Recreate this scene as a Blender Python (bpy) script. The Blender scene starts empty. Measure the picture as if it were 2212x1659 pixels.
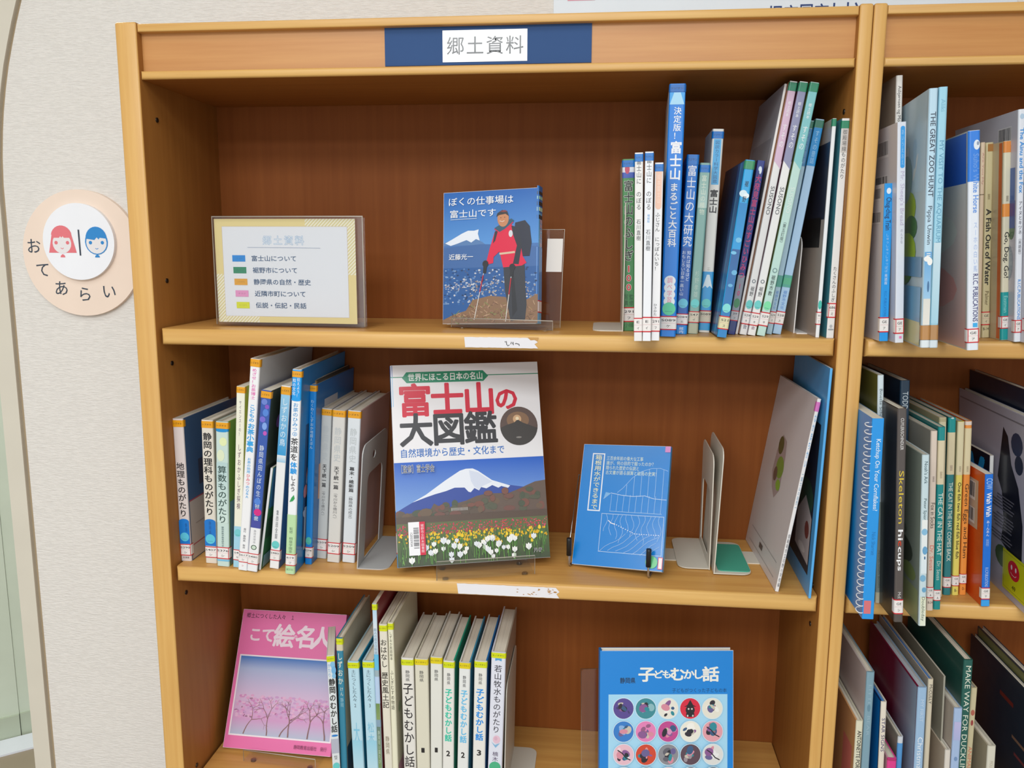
import bpy, bmesh, math, random
from mathutils import Matrix, Vector
from mathutils.geometry import tessellate_polygon
# ------------------------------------------------------------------ camera, world, lights, exposure
sc = bpy.context.scene
cam_d = bpy.data.cameras.new('camera'); cam = bpy.data.objects.new('camera', cam_d); bpy.context.collection.objects.link(cam)
cam_d.sensor_width = 36; cam_d.lens = 29.185; cam_d.clip_start = .02
cam.matrix_world = Matrix(((0.994313, -0.021582, 0.104288, 0.6031), (0.106400, 0.159440, -0.981457, -1.0212), (0.004554, 0.986972, 0.160829, 1.5288), (0, 0, 0, 1)))
sc.camera = cam
w = bpy.data.worlds.new('room_ambient'); sc.world = w; w.use_nodes = True
w.node_tree.nodes['Background'].inputs['Color'].default_value = (.95, .97, 1, 1); w.node_tree.nodes['Background'].inputs['Strength'].default_value = .38
def area(name, loc, rot, sx, sy, power, col=(.95, .985, 1)):
    d = bpy.data.lights.new(name, 'AREA'); d.shape = 'RECTANGLE'; d.size = sx; d.size_y = sy; d.energy = power; d.color = col
    o = bpy.data.objects.new(name, d); bpy.context.collection.objects.link(o); o.location = loc; o.rotation_euler = rot; return o
area('ceiling_light', (.1, -.95, 2.66), (0, 0, 0), 1.8, .6, 8)
area('ceiling_light', (.2, -2.3, 2.66), (0, 0, 0), 2.0, .9, 45)
area('ceiling_light', (.2, -3.7, 2.66), (0, 0, 0), 2.4, .6, 55)
area('front_fill_light', (.3, -3.9, 1.5), (math.radians(90), 0, 0), 3.0, 1.4, 16, (.95, .98, 1))  # unseen fill lamp, added behind the camera to lift dim covers
area('corridor_light', (-.9, .75, 2.66), (0, 0, 0), .6, .3, 13, (1, 1, .96))
sc.view_settings.view_transform = 'Standard'; sc.view_settings.look = 'None'; sc.view_settings.gamma = 1; sc.view_settings.use_curve_mapping = False
sc.view_settings.exposure = .4

WALL_EDGE = [(-0.3377, 0.0), (-0.3347, 1.6238), (-0.332, 1.6662), (-0.3277, 1.7046), (-0.323, 1.7357), (-0.3161, 1.77), (-0.3083, 1.8025), (-0.299, 1.834), (-0.2891, 1.8652), (-0.2778, 1.8968), (-0.2532, 1.9355), (-0.1724, 2.0165), (0.1776, 2.7)]
CORR = ((-1.2394, 1.183), (-1.1555, 1.2461))
CORR_S = 0.0578
SIGN_C = (-0.2083, 1.5187, 0.0978)
SIGN_I = (0.0011, 0.0178, 0.059)
SIGN_T = [(-0.0789, 0.0105), (-0.0667, -0.0263), (-0.0381, -0.0551), (0.0009, -0.0642), (0.0416, -0.0594)]
SIGN_G, SIGN_B, SIGN_L = (-0.0263, 0.0192), (0.0311, 0.0194), [(0.0028, 0.0363), (0.0032, -0.0034)]
POSTER = (0.5278, 0.8255, 1.8616, 0.5473, 1.8737, 0.1186)
KODOMO = ((0.7043, -0.0147, 0.7755), 11.23, 0.2301)
REFLECTION_W = 0.0887
MTN = ((0.459, 0.0529, 1.4319), -12.12, 7.51, 2.19, 0.1318, 0.1734)
# kind, label, group, x, y, z, thickness, height, tilt, turn, depth, hardcover, spine, left and right cover colours, page colour, spine print, cover art
BOOKS = [
    ('hardcover_book', 'green-spined hardcover with a red 100, leftmost upright book on its shelf', 'books standing on the upper shelf of the left bookcase', 0.6401, 0.0654, 1.4239, 0.0153, 0.2168, -1.66, 0.0, 0.1406, True, '#4f9159', '#e8e6dc', '#4f9159', '#e4ddcd', [('T', 0.2069, 0.2151, '#1e76c8', 'フジサン'), ('B', 0.2004, 0.2069, '#e3e6f0', 1, 0), ('B', 0.1935, 0.2004, '#4a62b8', 1, 0), ('E', 0.2044, '#c8546e', 0.2, 0.006, -0.1), ('V', '富士山のふしぎ', 0.0888, 0.1907, '#1c2e22', 0.82, 0, 0.022, '#eef2ea', 0.05), ('V', '100', 0.0503, 0.0858, '#d8343c', 0.85, 0, 0.02, '#f6ecec', 0.06), ('V', '監修', 0.0318, 0.0474, '#2d5a38', 0.36, 0.2, 0.0, None, 0.05), ('V', '写真', 0.0318, 0.0474, '#2d5a38', 0.36, -0.2, 0.0, None, 0.05), ('L', 0.0114, 0.0306, '291', 'フ', 'frame', '#f0ebe8'), ('H', '小峰', 0.0072, '#2f6a3c', 0.006, 0.8, 0.0)], (), (), ''),
    ('picture_book', 'thin white book standing directly right of the green-spined book with a red 100', 'books standing on the upper shelf of the left bookcase', 0.6468, -0.0553, 1.4239, 0.0092, 0.2113, -1.33, 2.59, 0.2613, False, '#eceae8', '#eceae8', '#eceae8', '#e4ddcd', [('T', 0.2015, 0.2098, '#1e76c8', 'フジサン'), ('V', '富士山に\u3000のぼる', 0.148, 0.2048, '#2b2b33', 0.66, 0, 0.0, None, 0.05), ('V', '石川直樹', 0.114, 0.1383, '#2b2b33', 0.58, 0, 0.0, None, 0.05), ('L', 0.0102, 0.0268, 'E', 'イ', 'bands', '#f0ebe8')], (), (), ''),
    ('picture_book', 'thin white book with pale blue small print, second white book right of the green one', 'books standing on the upper shelf of the left bookcase', 0.6567, -0.0539, 1.4239, 0.0095, 0.2124, -0.89, 3.17, 0.2599, False, '#eef0f4', '#eef0f4', '#eef0f4', '#e4ddcd', [('T', 0.2026, 0.2109, '#1e76c8', 'フジサン'), ('V', '富士山に\u3000のぼる', 0.148, 0.2064, '#2b2b33', 0.66, 0, 0.0, None, 0.05), ('V', '増補版', 0.1342, 0.1439, '#7db4e6', 0.34, 0, 0.0, None, 0.05), ('V', '石川直樹', 0.1026, 0.127, '#2b2b33', 0.58, 0, 0.0, None, 0.05), ('L', 0.0102, 0.0279, 'E', 'イ', 'bands', '#f0ebe8')], (), (), ''),
    ('picture_book', 'thin white book with a peach panel on its spine, beside the tallest bright blue book', 'books standing on the upper shelf of the left bookcase', 0.667, -0.0474, 1.4239, 0.0094, 0.2011, -0.55, 3.76, 0.2534, False, '#efeff1', '#efeff1', '#9fcbe0', '#e4ddcd', [('T', 0.1915, 0.1994, '#1e76c8', 'フジサン'), ('B', 0.153, 0.1913, '#f0c6b0', 0.72, 0), ('E', 0.153, '#f0c6b0', 0.36, 0.0035, 0), ('V', '絵本富士山', 0.156, 0.1887, '#f7ddd0', 0.4, 0, 0.0, None, 0.05), ('V', 'ふじさん\u3000にっぽんいち！', 0.0801, 0.1463, '#26262c', 0.6, -0.04, 0.0, None, 0.05), ('V', 'ひさかた', 0.0285, 0.043, '#2c2c34', 0.45, -0.1, 0.0, None, 0.05), ('L', 0.0103, 0.0275, '291', 'フ', 'bands', '#f0ebe8')], (), (), ''),
    ('hardcover_book', 'tall thick bright blue hardcover with bold white title, tallest blue book on its shelf', 'books standing on the upper shelf of the left bookcase', 0.685, 0.0001, 1.4239, 0.0187, 0.2946, 0.28, 3.0, 0.2, True, '#1b80de', '#e4e6ea', '#1b80de', '#e4ddcd', [('T', 0.2854, 0.2933, '#1a68b8', 'フジサン'), ('B', 0.2714, 0.2848, '#4aa6ea', 0.9, 0), ('P', 0.2714, 0.2848, '#a8d8f2', [(-0.2, 1), (0.2, 1), (0.44, 0), (-0.44, 0)]), ('V', '決定版！', 0.2313, 0.2688, '#f4f4f6', 0.5, 0.06, 0.01, None, 0.05), ('V', '富士山', 0.1847, 0.2302, '#f4f4f6', 0.76, 0.05, 0.025, None, 0.05), ('V', 'まるごと大百科', 0.107, 0.1826, '#f4f4f6', 0.56, 0.02, 0.02, None, 0.05), ('E', 0.0674, '#eef2f6', 0.36, 0.0062, 0), ('E', 0.0591, '#eef2f6', 0.36, 0.0062, 0), ('E', 0.0507, '#eef2f6', 0.36, 0.0062, 0), ('E', 0.0424, '#eef2f6', 0.36, 0.0062, 0), ('V', '調べ学習', 0.0407, 0.0718, '#e87c9c', 0.36, 0, 0.0, None, 0.05), ('D', 0.0337, '#5fd0a2', 0.42), ('L', 0.0081, 0.025, 'S089', 'ケ', 'bands', '#f0ebe8')], (), (), ''),
    ('hardcover_book', 'mid-blue hardcover with thin white characters, directly right of the tallest bright blue book', 'books standing on the upper shelf of the left bookcase', 0.7035, 0.0297, 1.4239, 0.014, 0.2178, 1.76, 2.4, 0.16, True, '#2f7bd0', '#2f7bd0', '#2f7bd0', '#e4ddcd', [('T', 0.2062, 0.2176, '#1e76c8', 'フジサン'), ('B', 0.0003, 0.1072, '#2b62b2', 1, 0), ('V', '富士山の大研究', 0.1072, 0.2056, '#f4f4f6', 0.84, 0, 0.004, None, 0.05), ('V', '知れば知るほど', 0.0659, 0.1033, '#e6eef8', 0.36, 0.22, 0.0, None, 0.05), ('V', 'おもしろい日本一高い山', 0.0477, 0.1033, '#e6eef8', 0.36, -0.22, 0.0, None, 0.05), ('D', 0.0385, '#6cc6dc', 0.42), ('L', 0.012, 0.0258, 'S089', 'エ', 'bands', '#f0ebe8'), ('B', 0.0003, 0.0108, '#2f8fe0', 1, 0), ('V', '館内', 0.0009, 0.0091, '#f4f4f6', 0.42, 0, 0.0, None, 0.05)], (), (), ''),
    ('hardcover_book', 'faded grey-green hardcover with a turquoise dot, left of the cream mountain encyclopedia', 'books standing on the upper shelf of the left bookcase', 0.7188, 0.0378, 1.4239, 0.0124, 0.2088, 1.98, 1.8, 0.16, True, '#86b0a6', '#86b0a6', '#86b0a6', '#e4ddcd', [('T', 0.1975, 0.2063, '#1e76c8', 'フジサン'), ('G', 0.155, 0.1975, '#b4d0c6', '#86b0a6'), ('V', '富士山の植物', 0.1461, 0.1943, '#e2e8d4', 0.52, 0, 0.0, None, 0.05), ('V', '杉野孝雄', 0.0451, 0.0789, '#bcd2c4', 0.42, 0, 0.0, None, 0.05), ('D', 0.0381, '#6fd0cc', 0.42), ('L', 0.0138, 0.0283, 'S47', 'イ', 'bands', '#d8d0bc'), ('B', 0.0004, 0.0126, '#b3b69c', 1, 0)], (), (), ''),
    ('hardcover_book', 'cream hardcover with a sky-blue title panel and snowy mountain at its foot', 'books standing on the upper shelf of the left bookcase', 0.7353, 0.0575, 1.4239, 0.0137, 0.2512, 1.62, 0.8, 0.085, True, '#e6e4dd', '#e6e4dd', '#e6e4dd', '#e4ddcd', [('T', 0.2397, 0.2482, '#1e76c8', 'フジサン'), ('B', 0.1843, 0.2391, '#5cb4e8', 0.66, 0), ('V', '図説カラー科学大図鑑', 0.1857, 0.2375, '#1d4f86', 0.42, 0, 0.0, None, 0.05), ('V', '富士山', 0.1491, 0.1784, '#1c1c20', 0.76, 0, 0.03, None, 0.05), ('V', '小・中', 0.0785, 0.0826, '#777777', 0.3, 0, 0.0, None, 0.05), ('B', 0.0028, 0.0771, '#48a4de', 1, 0), ('P', 0.0558, 0.0733, '#dcebf2', [(-0.12, 1), (0.12, 1), (0.46, 0), (0.2, 0.2), (0, 0.05), (-0.2, 0.2), (-0.46, 0)]), ('D', 0.0371, '#6fd0cc', 0.42), ('L', 0.0123, 0.0282, 'S089', '', 'bands', '#d8d0bc')], (), (), ''),
    ('hardcover_book', 'tilted sky-blue book with cloud-and-water spine, its dark blue cover showing on the left', 'books standing on the upper shelf of the left bookcase', 0.7489, -0.0043, 1.4239, 0.011, 0.2084, 6.47, 0.0, 0.16, True, '#3fa8e2', '#1d3a60', '#3fa8e2', '#e4ddcd', [('T', 0.1979, 0.2074, '#3d9166', ''), ('E', 0.1699, '#d8ecf4', 0.4, 0.004, -0.2), ('E', 0.1677, '#eaf4f8', 0.3, 0.003, 0.15), ('G', 0.1053, 0.1592, '#37a0de', '#2f86c6'), ('G', 0.0, 0.1053, '#2f86c6', '#33629e'), ('V', '裾', 0.1773, 0.1847, '#1c1c20', 0.42, 0, 0.0, None, 0.05), ('V', '野', 0.1597, 0.1672, '#1c1c20', 0.42, 0, 0.0, None, 0.05), ('E', 0.1162, '#7cc2e6', 0.3, 0.003, 0.1), ('E', 0.1009, '#7cc2e6', 0.3, 0.002, -0.2), ('E', 0.078, '#6fb6de', 0.3, 0.003, 0.2), ('E', 0.0625, '#6fb6de', 0.25, 0.002, 0), ('D', 0.0353, '#86dcd8', 0.44), ('L', 0.0096, 0.0258, 'S21', 'ス', 'bands', '#e4dcb4')], [('r', 0, 0.12, 0, 1, '#3b83c0'), ('r', 0.12, 0.2, 0, 1, '#5aa6d8'), ('r', 0.2, 0.3, 0, 1, '#2a5a94')], (), ''),
    ('picture_book', 'narrow tilted navy book with magenta lettering and a grey lower spine', 'books standing on the upper shelf of the left bookcase', 0.7661, 0.036, 1.4239, 0.0089, 0.2121, 7.03, 0.0, 0.11, False, '#1c3080', '#20283c', '#1c3080', '#e4ddcd', [('E', 0.2023, '#cfe2f2', 0.22, 0.003, 0), ('E', 0.2001, '#e8f0f8', 0.16, 0.004, 0.1), ('B', 0.0042, 0.0736, '#8e95a4', 1, 0), ('B', 0.0042, 0.0194, '#2a3f7c', 1, 0), ('V', '大発見富士山のすごいひみつ', 0.069, 0.1952, '#cc3a80', 0.78, 0, 0.02, None, 0.05), ('V', '10', 0.0472, 0.0645, '#c8407e', 0.7, 0, 0.02, None, 0.05), ('E', 0.0391, '#3f8a5c', 0.42, 0.006, 0), ('L', 0.017, 0.0298, '29', 'フ', 'bands', '#c2c2c8')], [('r', 0, 0.5, 0.3, 1, '#2c3350')], (), ''),
    ('booklet', 'thin tilted white booklet with a curled cover, left of the pink-and-white spine', 'books standing on the upper shelf of the left bookcase', 0.7737, 0.0433, 1.4239, 0.0032, 0.3034, 8.27, 0.0, 0.1627, False, '#f0efec', '#c6c4c8', '#f0efec', '#e4ddcd', [], [('r', 0.1, 0.9, 0.35, 0.8, '#a8a8ae'), ('r', 0.2, 0.6, 0.1, 0.3, '#9a98a8'), ('r', 0.0, 0.25, 0.2, 0.55, '#3f4a78')], (), ''),
    ('picture_book', 'tilted book with pink-topped white spine and an orange cover edge', 'books standing on the upper shelf of the left bookcase', 0.7801, 0.0331, 1.4239, 0.0088, 0.304, 8.32, 0.0, 0.1729, False, '#edecea', '#d48a58', '#edecea', '#e4ddcd', [('T', 0.2929, 0.3026, '#2c8a66', ''), ('B', 0.2113, 0.2929, '#dcbdd4', 1, 0), ('P', 0.2025, 0.2113, '#dcbdd4', [(-0.5, 1), (0.5, 1), (0.5, 0)]), ('V', '郷土読本', 0.2631, 0.2812, '#f4f4f6', 0.42, 0, 0.0, None, 0.05), ('V', 'すその', 0.2265, 0.2556, '#f4f4f6', 0.62, 0, 0.0, None, 0.05), ('X', 'SUSONO', 0.1479, 0.1817, '#4a4f55', 0.55, 0, 0.0), ('E', 0.0666, '#7a8288', 0.26, 0.0024, 0), ('E', 0.0666, '#edecea', 0.14, 0.0014, 0), ('V', '裾野', 0.0477, 0.0603, '#3c4046', 0.55, 0, 0.0, None, 0.05), ('D', 0.0379, '#6fd0cc', 0.46), ('L', 0.0129, 0.0292, 'S29', 'キ', 'bands', '#f0ebe8'), ('V', '会', 0.007, 0.0129, '#4a4a6a', 0.55, 0, 0.0, None, 0.05)], (), (), ''),
    ('picture_book', 'tilted book with purple-grey-topped white spine and a maroon cover edge', 'books standing on the upper shelf of the left bookcase', 0.789, 0.0263, 1.4239, 0.0094, 0.3022, 8.63, 0.0, 0.1797, False, '#edecea', '#5c2438', '#edecea', '#e4ddcd', [('T', 0.2909, 0.3012, '#2c8a66', ''), ('B', 0.2107, 0.2909, '#9092b2', 1, 0), ('P', 0.2015, 0.2107, '#9092b2', [(-0.5, 1), (0.5, 1), (0.5, 0)]), ('V', '郷土読本', 0.2611, 0.2791, '#f4f4f6', 0.42, 0, 0.0, None, 0.05), ('V', 'すその', 0.2247, 0.2536, '#f4f4f6', 0.62, 0, 0.0, None, 0.05), ('X', 'SUSONO', 0.1478, 0.1802, '#4a4f55', 0.55, 0, 0.0), ('E', 0.0665, '#7a8288', 0.26, 0.0024, 0), ('E', 0.0665, '#edecea', 0.14, 0.0014, 0), ('V', '裾野', 0.0476, 0.0602, '#3c4046', 0.55, 0, 0.0, None, 0.05), ('D', 0.0379, '#6fd0cc', 0.46), ('L', 0.0119, 0.0281, 'S29', 'キ', 'bands', '#f0ebe8'), ('V', '会', 0.0067, 0.0113, '#8a4a6a', 0.5, 0, 0.0, None, 0.05)], (), (), ''),
    ('picture_book', 'tilted mint and turquoise book with an olive cover edge, right of the purple-grey one', 'books standing on the upper shelf of the left bookcase', 0.7997, 0.0224, 1.4239, 0.0098, 0.3007, 8.84, 0.0, 0.1836, False, '#bfdfd6', '#80905a', '#bfdfd6', '#e4ddcd', [('T', 0.29, 0.2999, '#2c8a66', ''), ('B', 0.2103, 0.29, '#82c4c8', 1, 0), ('P', 0.2006, 0.2103, '#82c4c8', [(-0.5, 1), (0.5, 1), (0.5, 0)]), ('V', '郷土読本', 0.2589, 0.2769, '#f4f4f6', 0.42, 0, 0.0, None, 0.05), ('V', 'すその', 0.2227, 0.2515, '#f4f4f6', 0.62, 0, 0.0, None, 0.05), ('X', 'SUSONO', 0.1494, 0.18, '#e4f0ea', 0.5, 0, 0.0), ('V', '（第五訂版）', 0.1111, 0.1417, '#3d4b4b', 0.42, 0, 0.0, None, 0.05), ('E', 0.0803, '#7a9a98', 0.3, 0.003, 0), ('E', 0.0803, '#bfdfd6', 0.18, 0.0018, 0), ('V', '裾野市教', 0.0491, 0.0747, '#33423f', 0.5, 0, 0.0, None, 0.05), ('D', 0.0371, '#7fe0a8', 0.46), ('L', 0.0119, 0.0291, 'S29', 'キ', 'bands', '#f0ebe8')], (), (), ''),
    ('picture_book', 'tilted pale blue booklet half hidden behind the mint book, left one of two alike', 'books standing on the upper shelf of the left bookcase', 0.8141, 0.0465, 1.4239, 0.0068, 0.2604, 7.89, 0.0, 0.1595, False, '#adcde0', '#9cc0d8', '#adcde0', '#e4ddcd', [('T', 0.2515, 0.2596, '#357a66', ''), ('B', 0.2067, 0.2509, '#4488ba', 1, 0), ('V', 'すその昔話', 0.2094, 0.2477, '#8ab6e0', 0.5, 0, 0.0, None, 0.05), ('B', 0.0594, 0.0738, '#52a494', 1, 0), ('V', '裾野市文化', 0.0309, 0.0548, '#5b8fd6', 0.55, 0, 0.0, None, 0.05), ('L', 0.0133, 0.0286, 'S29', 'ス', 'bands', '#f0ebe8')], (), (), ''),
    ('picture_book', 'tilted pale blue booklet with white page edge showing, right one of two alike', 'books standing on the upper shelf of the left bookcase', 0.8238, 0.048, 1.4239, 0.0101, 0.262, 8.06, 0.0, 0.158, False, '#adceec', '#98c0dc', '#e9e6e0', '#e4ddcd', [('T', 0.252, 0.2609, '#357a66', ''), ('B', 0.2069, 0.2517, '#3092d4', 1, 0), ('V', 'すその昔話', 0.2091, 0.249, '#a6d2f2', 0.5, 0, 0.0, None, 0.05), ('B', 0.0704, 0.0739, '#52a494', 1, 0), ('B', 0.0623, 0.0704, '#57b08a', 1, 0), ('B', 0.0589, 0.0623, '#52a494', 1, 0), ('V', '裾野市文化', 0.0309, 0.0548, '#5b8fd6', 0.5, 0, 0.0, None, 0.05), ('L', 0.0121, 0.0286, 'S28', 'ス', 'bands', '#f0ebe8')], (), (), ''),
    ('picture_book', 'thin white-spined book with a navy picture on its white cover, greyed as if shaded, standing on the bookend', 'books standing on the upper shelf of the left bookcase', 0.8658, 0.018, 1.4239, 0.0045, 0.2564, 0.88, 0.0, 0.16, False, '#eef0f2', '#b2a59c', '#eef0f2', '#e4ddcd', [('T', 0.2476, 0.2559, '#2c8a66', ''), ('D', 0.0394, '#49c0b0', 0.5), ('L', 0.0153, 0.031, '91', 'ワ', 'bands', '#f0ebe8')], [('r', 0, 0.75, 0.55, 0.9, '#20263c'), ('r', 0.1, 0.75, 0.42, 0.56, '#141418')], (), ''),  # left cover is white, its shade mixed into the colour
    ('picture_book', 'white-spined book with a teal cover edge, last before the right-hand side panel', 'books standing on the upper shelf of the left bookcase', 0.8791, 0.012, 1.4239, 0.0086, 0.2554, 0.39, 0.0, 0.16, False, '#e9e8e6', '#4d96a6', '#e9e8e6', '#e4ddcd', [('T', 0.2443, 0.2528, '#2c8a66', ''), ('B', 0.217, 0.244, '#cfcac6', 0.8, 0), ('V', '御殿場線ものがたり', 0.1865, 0.243, '#3a3f45', 0.6, 0, 0.0, None, 0.05), ('V', 'たくさんのふしぎ', 0.0433, 0.0856, '#3a3a44', 0.55, 0, 0.0, None, 0.05), ('L', 0.0244, 0.0422, '686', 'ミ', 'frame', '#f0ebe8'), ('E', 0.0143, '#b4b8bc', 0.2, 0.002, 0), ('E', 0.0104, '#9aa0a4', 0.4, 0.001, 0)], (), (), ''),
    ('hardcover_book', 'hardcover with pinkish white spine and navy map cover, leftmost on the middle shelf', 'books standing on the middle shelf of the left bookcase', 0.036, 0.0277, 1.0967, 0.0152, 0.2023, -0.14, 0.0, 0.17, True, '#ddd2cf', '#ddd2cf', '#41648f', '#e4ddcd', [('T', 0.191, 0.2003, '#eaa42c', 'シズオカ'), ('V', '地理ものがたり', 0.0632, 0.1415, '#15151c', 0.78, 0, 0.015, None, 0.05), ('B', 0.025, 0.0578, '#1d7bd0', 0.96, 0), ('E', 0.0572, '#1d7bd0', 0.48, 0.004, 0), ('D', 0.0351, '#62c4e0', 0.42), ('V', '静岡', 0.0418, 0.0552, '#0f4f90', 0.22, 0.2, 0.0, None, 0.05), ('L', 0.0081, 0.025, 'S290', 'シ', 'frame', '#f0ebe8'), ('H', '文溪堂', 0.0051, '#3a3236', 0.0025, 0.6, 0.0)], (), [('r', 0, 1, 0, 0.42, '#cfc4bd'), ('r', 0.2, 0.85, 0.5, 0.68, '#3a3f58'), ('r', 0.32, 0.78, 0.53, 0.66, '#8a8fa0'), ('r', 0, 1, 0.415, 0.425, '#b85668'), ('r', 0, 1, 0.1, 0.108, '#c06070'), ('r', 0.1, 0.9, 0.24, 0.246, '#a89a92')], ''),
    ('hardcover_book', 'cream hardcover with heavy black title and rounded blue panel, second on the middle shelf', 'books standing on the middle shelf of the left bookcase', 0.0743, 0.0236, 1.0967, 0.0165, 0.2024, 1.41, 0.0, 0.17, True, '#e2dacd', '#e2dacd', '#c9bfae', '#e4ddcd', [('T', 0.1916, 0.2008, '#eaa42c', 'シズオカ'), ('V', '静岡の理科ものがたり', 0.0681, 0.1852, '#141416', 0.78, 0, 0.02, None, 0.05), ('B', 0.0249, 0.0602, '#1d78cc', 0.96, 0), ('E', 0.0595, '#1d78cc', 0.48, 0.004, 0), ('V', '静岡県', 0.0409, 0.0608, '#0f4f90', 0.22, 0.0, 0.0, None, 0.05), ('D', 0.0349, '#66c8e0', 0.42), ('L', 0.0081, 0.0242, 'S407', 'シ', 'bands', '#f0ebe8')], (), (), ''),
    ('hardcover_book', 'pale green watercolour hardcover with a grass-green cover, third from left on the middle shelf', 'books standing on the middle shelf of the left bookcase', 0.0958, 0.0142, 1.0967, 0.0173, 0.2027, 2.51, 0.0, 0.17, True, '#c9ddd6', '#c9ddd6', '#7fae4e', '#e4ddcd', [('T', 0.1932, 0.2017, '#eaa42c', 'シズオカ'), ('B', 0.1894, 0.1932, '#2e90d0', 1, 0), ('E', 0.1894, '#2e90d0', 0.4, 0.001, 0), ('E', 0.1754, '#e4ecb8', 0.3, 0.006, 0.1), ('E', 0.1563, '#dfe8c8', 0.3, 0.008, -0.1), ('G', 0.0623, 0.1467, '#cfe2da', '#b9d2d2'), ('V', '算数ものがたり', 0.061, 0.1422, '#2f4a46', 0.76, 0, 0.015, None, 0.05), ('V', '静岡県数学教育研究会', 0.028, 0.0571, '#5a7278', 0.2, 0, 0.0, None, 0.05), ('L', 0.0107, 0.0276, 'S376', 'シ', 'frame', '#f0ebe8'), ('B', 0.0074, 0.0097, '#7cc0e4', 1, 0)], (), [('r', 0, 1, 0, 0.45, '#6f9cb0')], ''),
    ('picture_book', 'narrow cream book with lime cover edge and pale blue foot on the middle shelf', 'books standing on the middle shelf of the left bookcase', 0.1167, 0.0126, 1.0967, 0.0115, 0.2515, 3.99, 0.0, 0.17, False, '#efedda', '#efedda', '#c9d65a', '#e4ddcd', [('T', 0.2428, 0.251, '#eaa42c', 'シズオカ'), ('V', 'サイエンスーの？', 0.1838, 0.2328, '#6b5a78', 0.3, 0, 0.0, None, 0.05), ('V', 'しずおかふしぎ探検', 0.0822, 0.1736, '#6b4a63', 0.44, 0, 0.0, None, 0.05), ('B', 0.0003, 0.0586, '#a5d3e6', 1, 0), ('D', 0.0494, '#7cccd0', 0.42), ('L', 0.0103, 0.0256, 'S40', 'サ', 'bands', '#f0ebe8')], (), (), ''),
    ('hardcover_book', 'tall white hardcover with pink and blue bubble lettering on the middle shelf', 'books standing on the middle shelf of the left bookcase', 0.1285, 0.003, 1.0967, 0.0132, 0.2906, 6.22, 0.0, 0.2, True, '#f2f2f3', '#f2f2f3', '#d5d8dc', '#e4ddcd', [('T', 0.2804, 0.2903, '#eaa42c', 'シズオカ'), ('V', 'めざせ！お茶博士', 0.2365, 0.2784, '#ea6ab8', 0.5, 0, 0.01, None, 0.05), ('V', 'こどもの', 0.206, 0.2303, '#46aae8', 0.58, 0, 0.03, None, 0.05), ('V', 'お茶小事典', 0.1651, 0.2048, '#46aae8', 0.76, 0, 0.035, None, 0.05), ('V', 'お茶の効用', 0.1364, 0.1581, '#58b2ea', 0.4, 0, 0.01, None, 0.05), ('V', 'ひみつ', 0.1198, 0.1358, '#f08a94', 0.42, 0, 0.02, None, 0.05), ('V', 'のＱ＆Ａ', 0.1017, 0.1198, '#46aae8', 0.4, 0, 0.01, None, 0.05), ('V', '発行\u3000静岡県\u3000製作', 0.0305, 0.0601, '#6a6a6e', 0.28, 0, 0.0, None, 0.05), ('L', 0.0113, 0.0262, 'S617', 'シ', 'bands', '#f0ebe8'), ('H', 'シ', 0.0067, '#d46a6a', 0.003, 0.2, 0.0)], (), (), ''),
    ('picture_book', 'book with blue-purple flower photograph on its spine and a white foot', 'books standing on the middle shelf of the left bookcase', 0.143, 0.0003, 1.0967, 0.0131, 0.2503, 7.19, 0.0, 0.17, False, '#3b5cac', '#3b5cac', '#27382d', '#e4ddcd', [('T', 0.2401, 0.249, '#eaa42c', 'シズオカ'), ('E', 0.2348, '#6f86d0', 0.3, 0.004, -0.1), ('E', 0.2286, '#8a5ac0', 0.22, 0.003, 0.2), ('E', 0.2206, '#5a88d8', 0.3, 0.005, 0.1), ('E', 0.2112, '#7a6fd0', 0.3, 0.004, -0.15), ('E', 0.2025, '#86a8e8', 0.25, 0.005, 0.1), ('E', 0.1931, '#c05ab8', 0.2, 0.003, 0.2), ('V', '静岡県田んぼの生き物図鑑', 0.0697, 0.1767, '#dfe9f5', 0.5, 0, 0.0, None, 0.05), ('E', 0.0989, '#5a88d8', 0.34, 0.005, 0), ('E', 0.084, '#d83a88', 0.4, 0.005, 0.1), ('B', 0.0618, 0.0723, '#4a50a0', 1, 0), ('B', -0.0002, 0.0618, '#efeff0', 1, 0), ('V', '静岡県環境', 0.0395, 0.0592, '#8a8a90', 0.28, 0, 0.0, None, 0.05), ('E', 0.0343, '#37503c', 0.3, 0.0035, 0), ('E', 0.0343, '#cfe0cf', 0.22, 0.0025, 0), ('L', 0.0101, 0.0257, 'S480', 'シ', 'bands', '#f0ebe8')], (), [('b', 40, '#8a5fae', '#22402c', 0.35, 0.98)], ''),
    ('booklet', 'low thin booklet with blue and dark green photo cover, right of the flower book', 'books standing on the middle shelf of the left bookcase', 0.1502, 0.0081, 1.0967, 0.0033, 0.1448, 9.28, 0.0, 0.17, False, '#e9eaec', '#dddddd', '#2f7a4a', '#e4ddcd', [], (), [('r', 0, 1, 0.6, 1, '#3f7fae'), ('r', 0, 1, 0.3, 0.5, '#24543a'), ('b', 20, '#2d6a3c', '#184028', 0.1, 0.6), ('r', 0, 0.5, 0.02, 0.14, '#7aa8b8')], ''),
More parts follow.
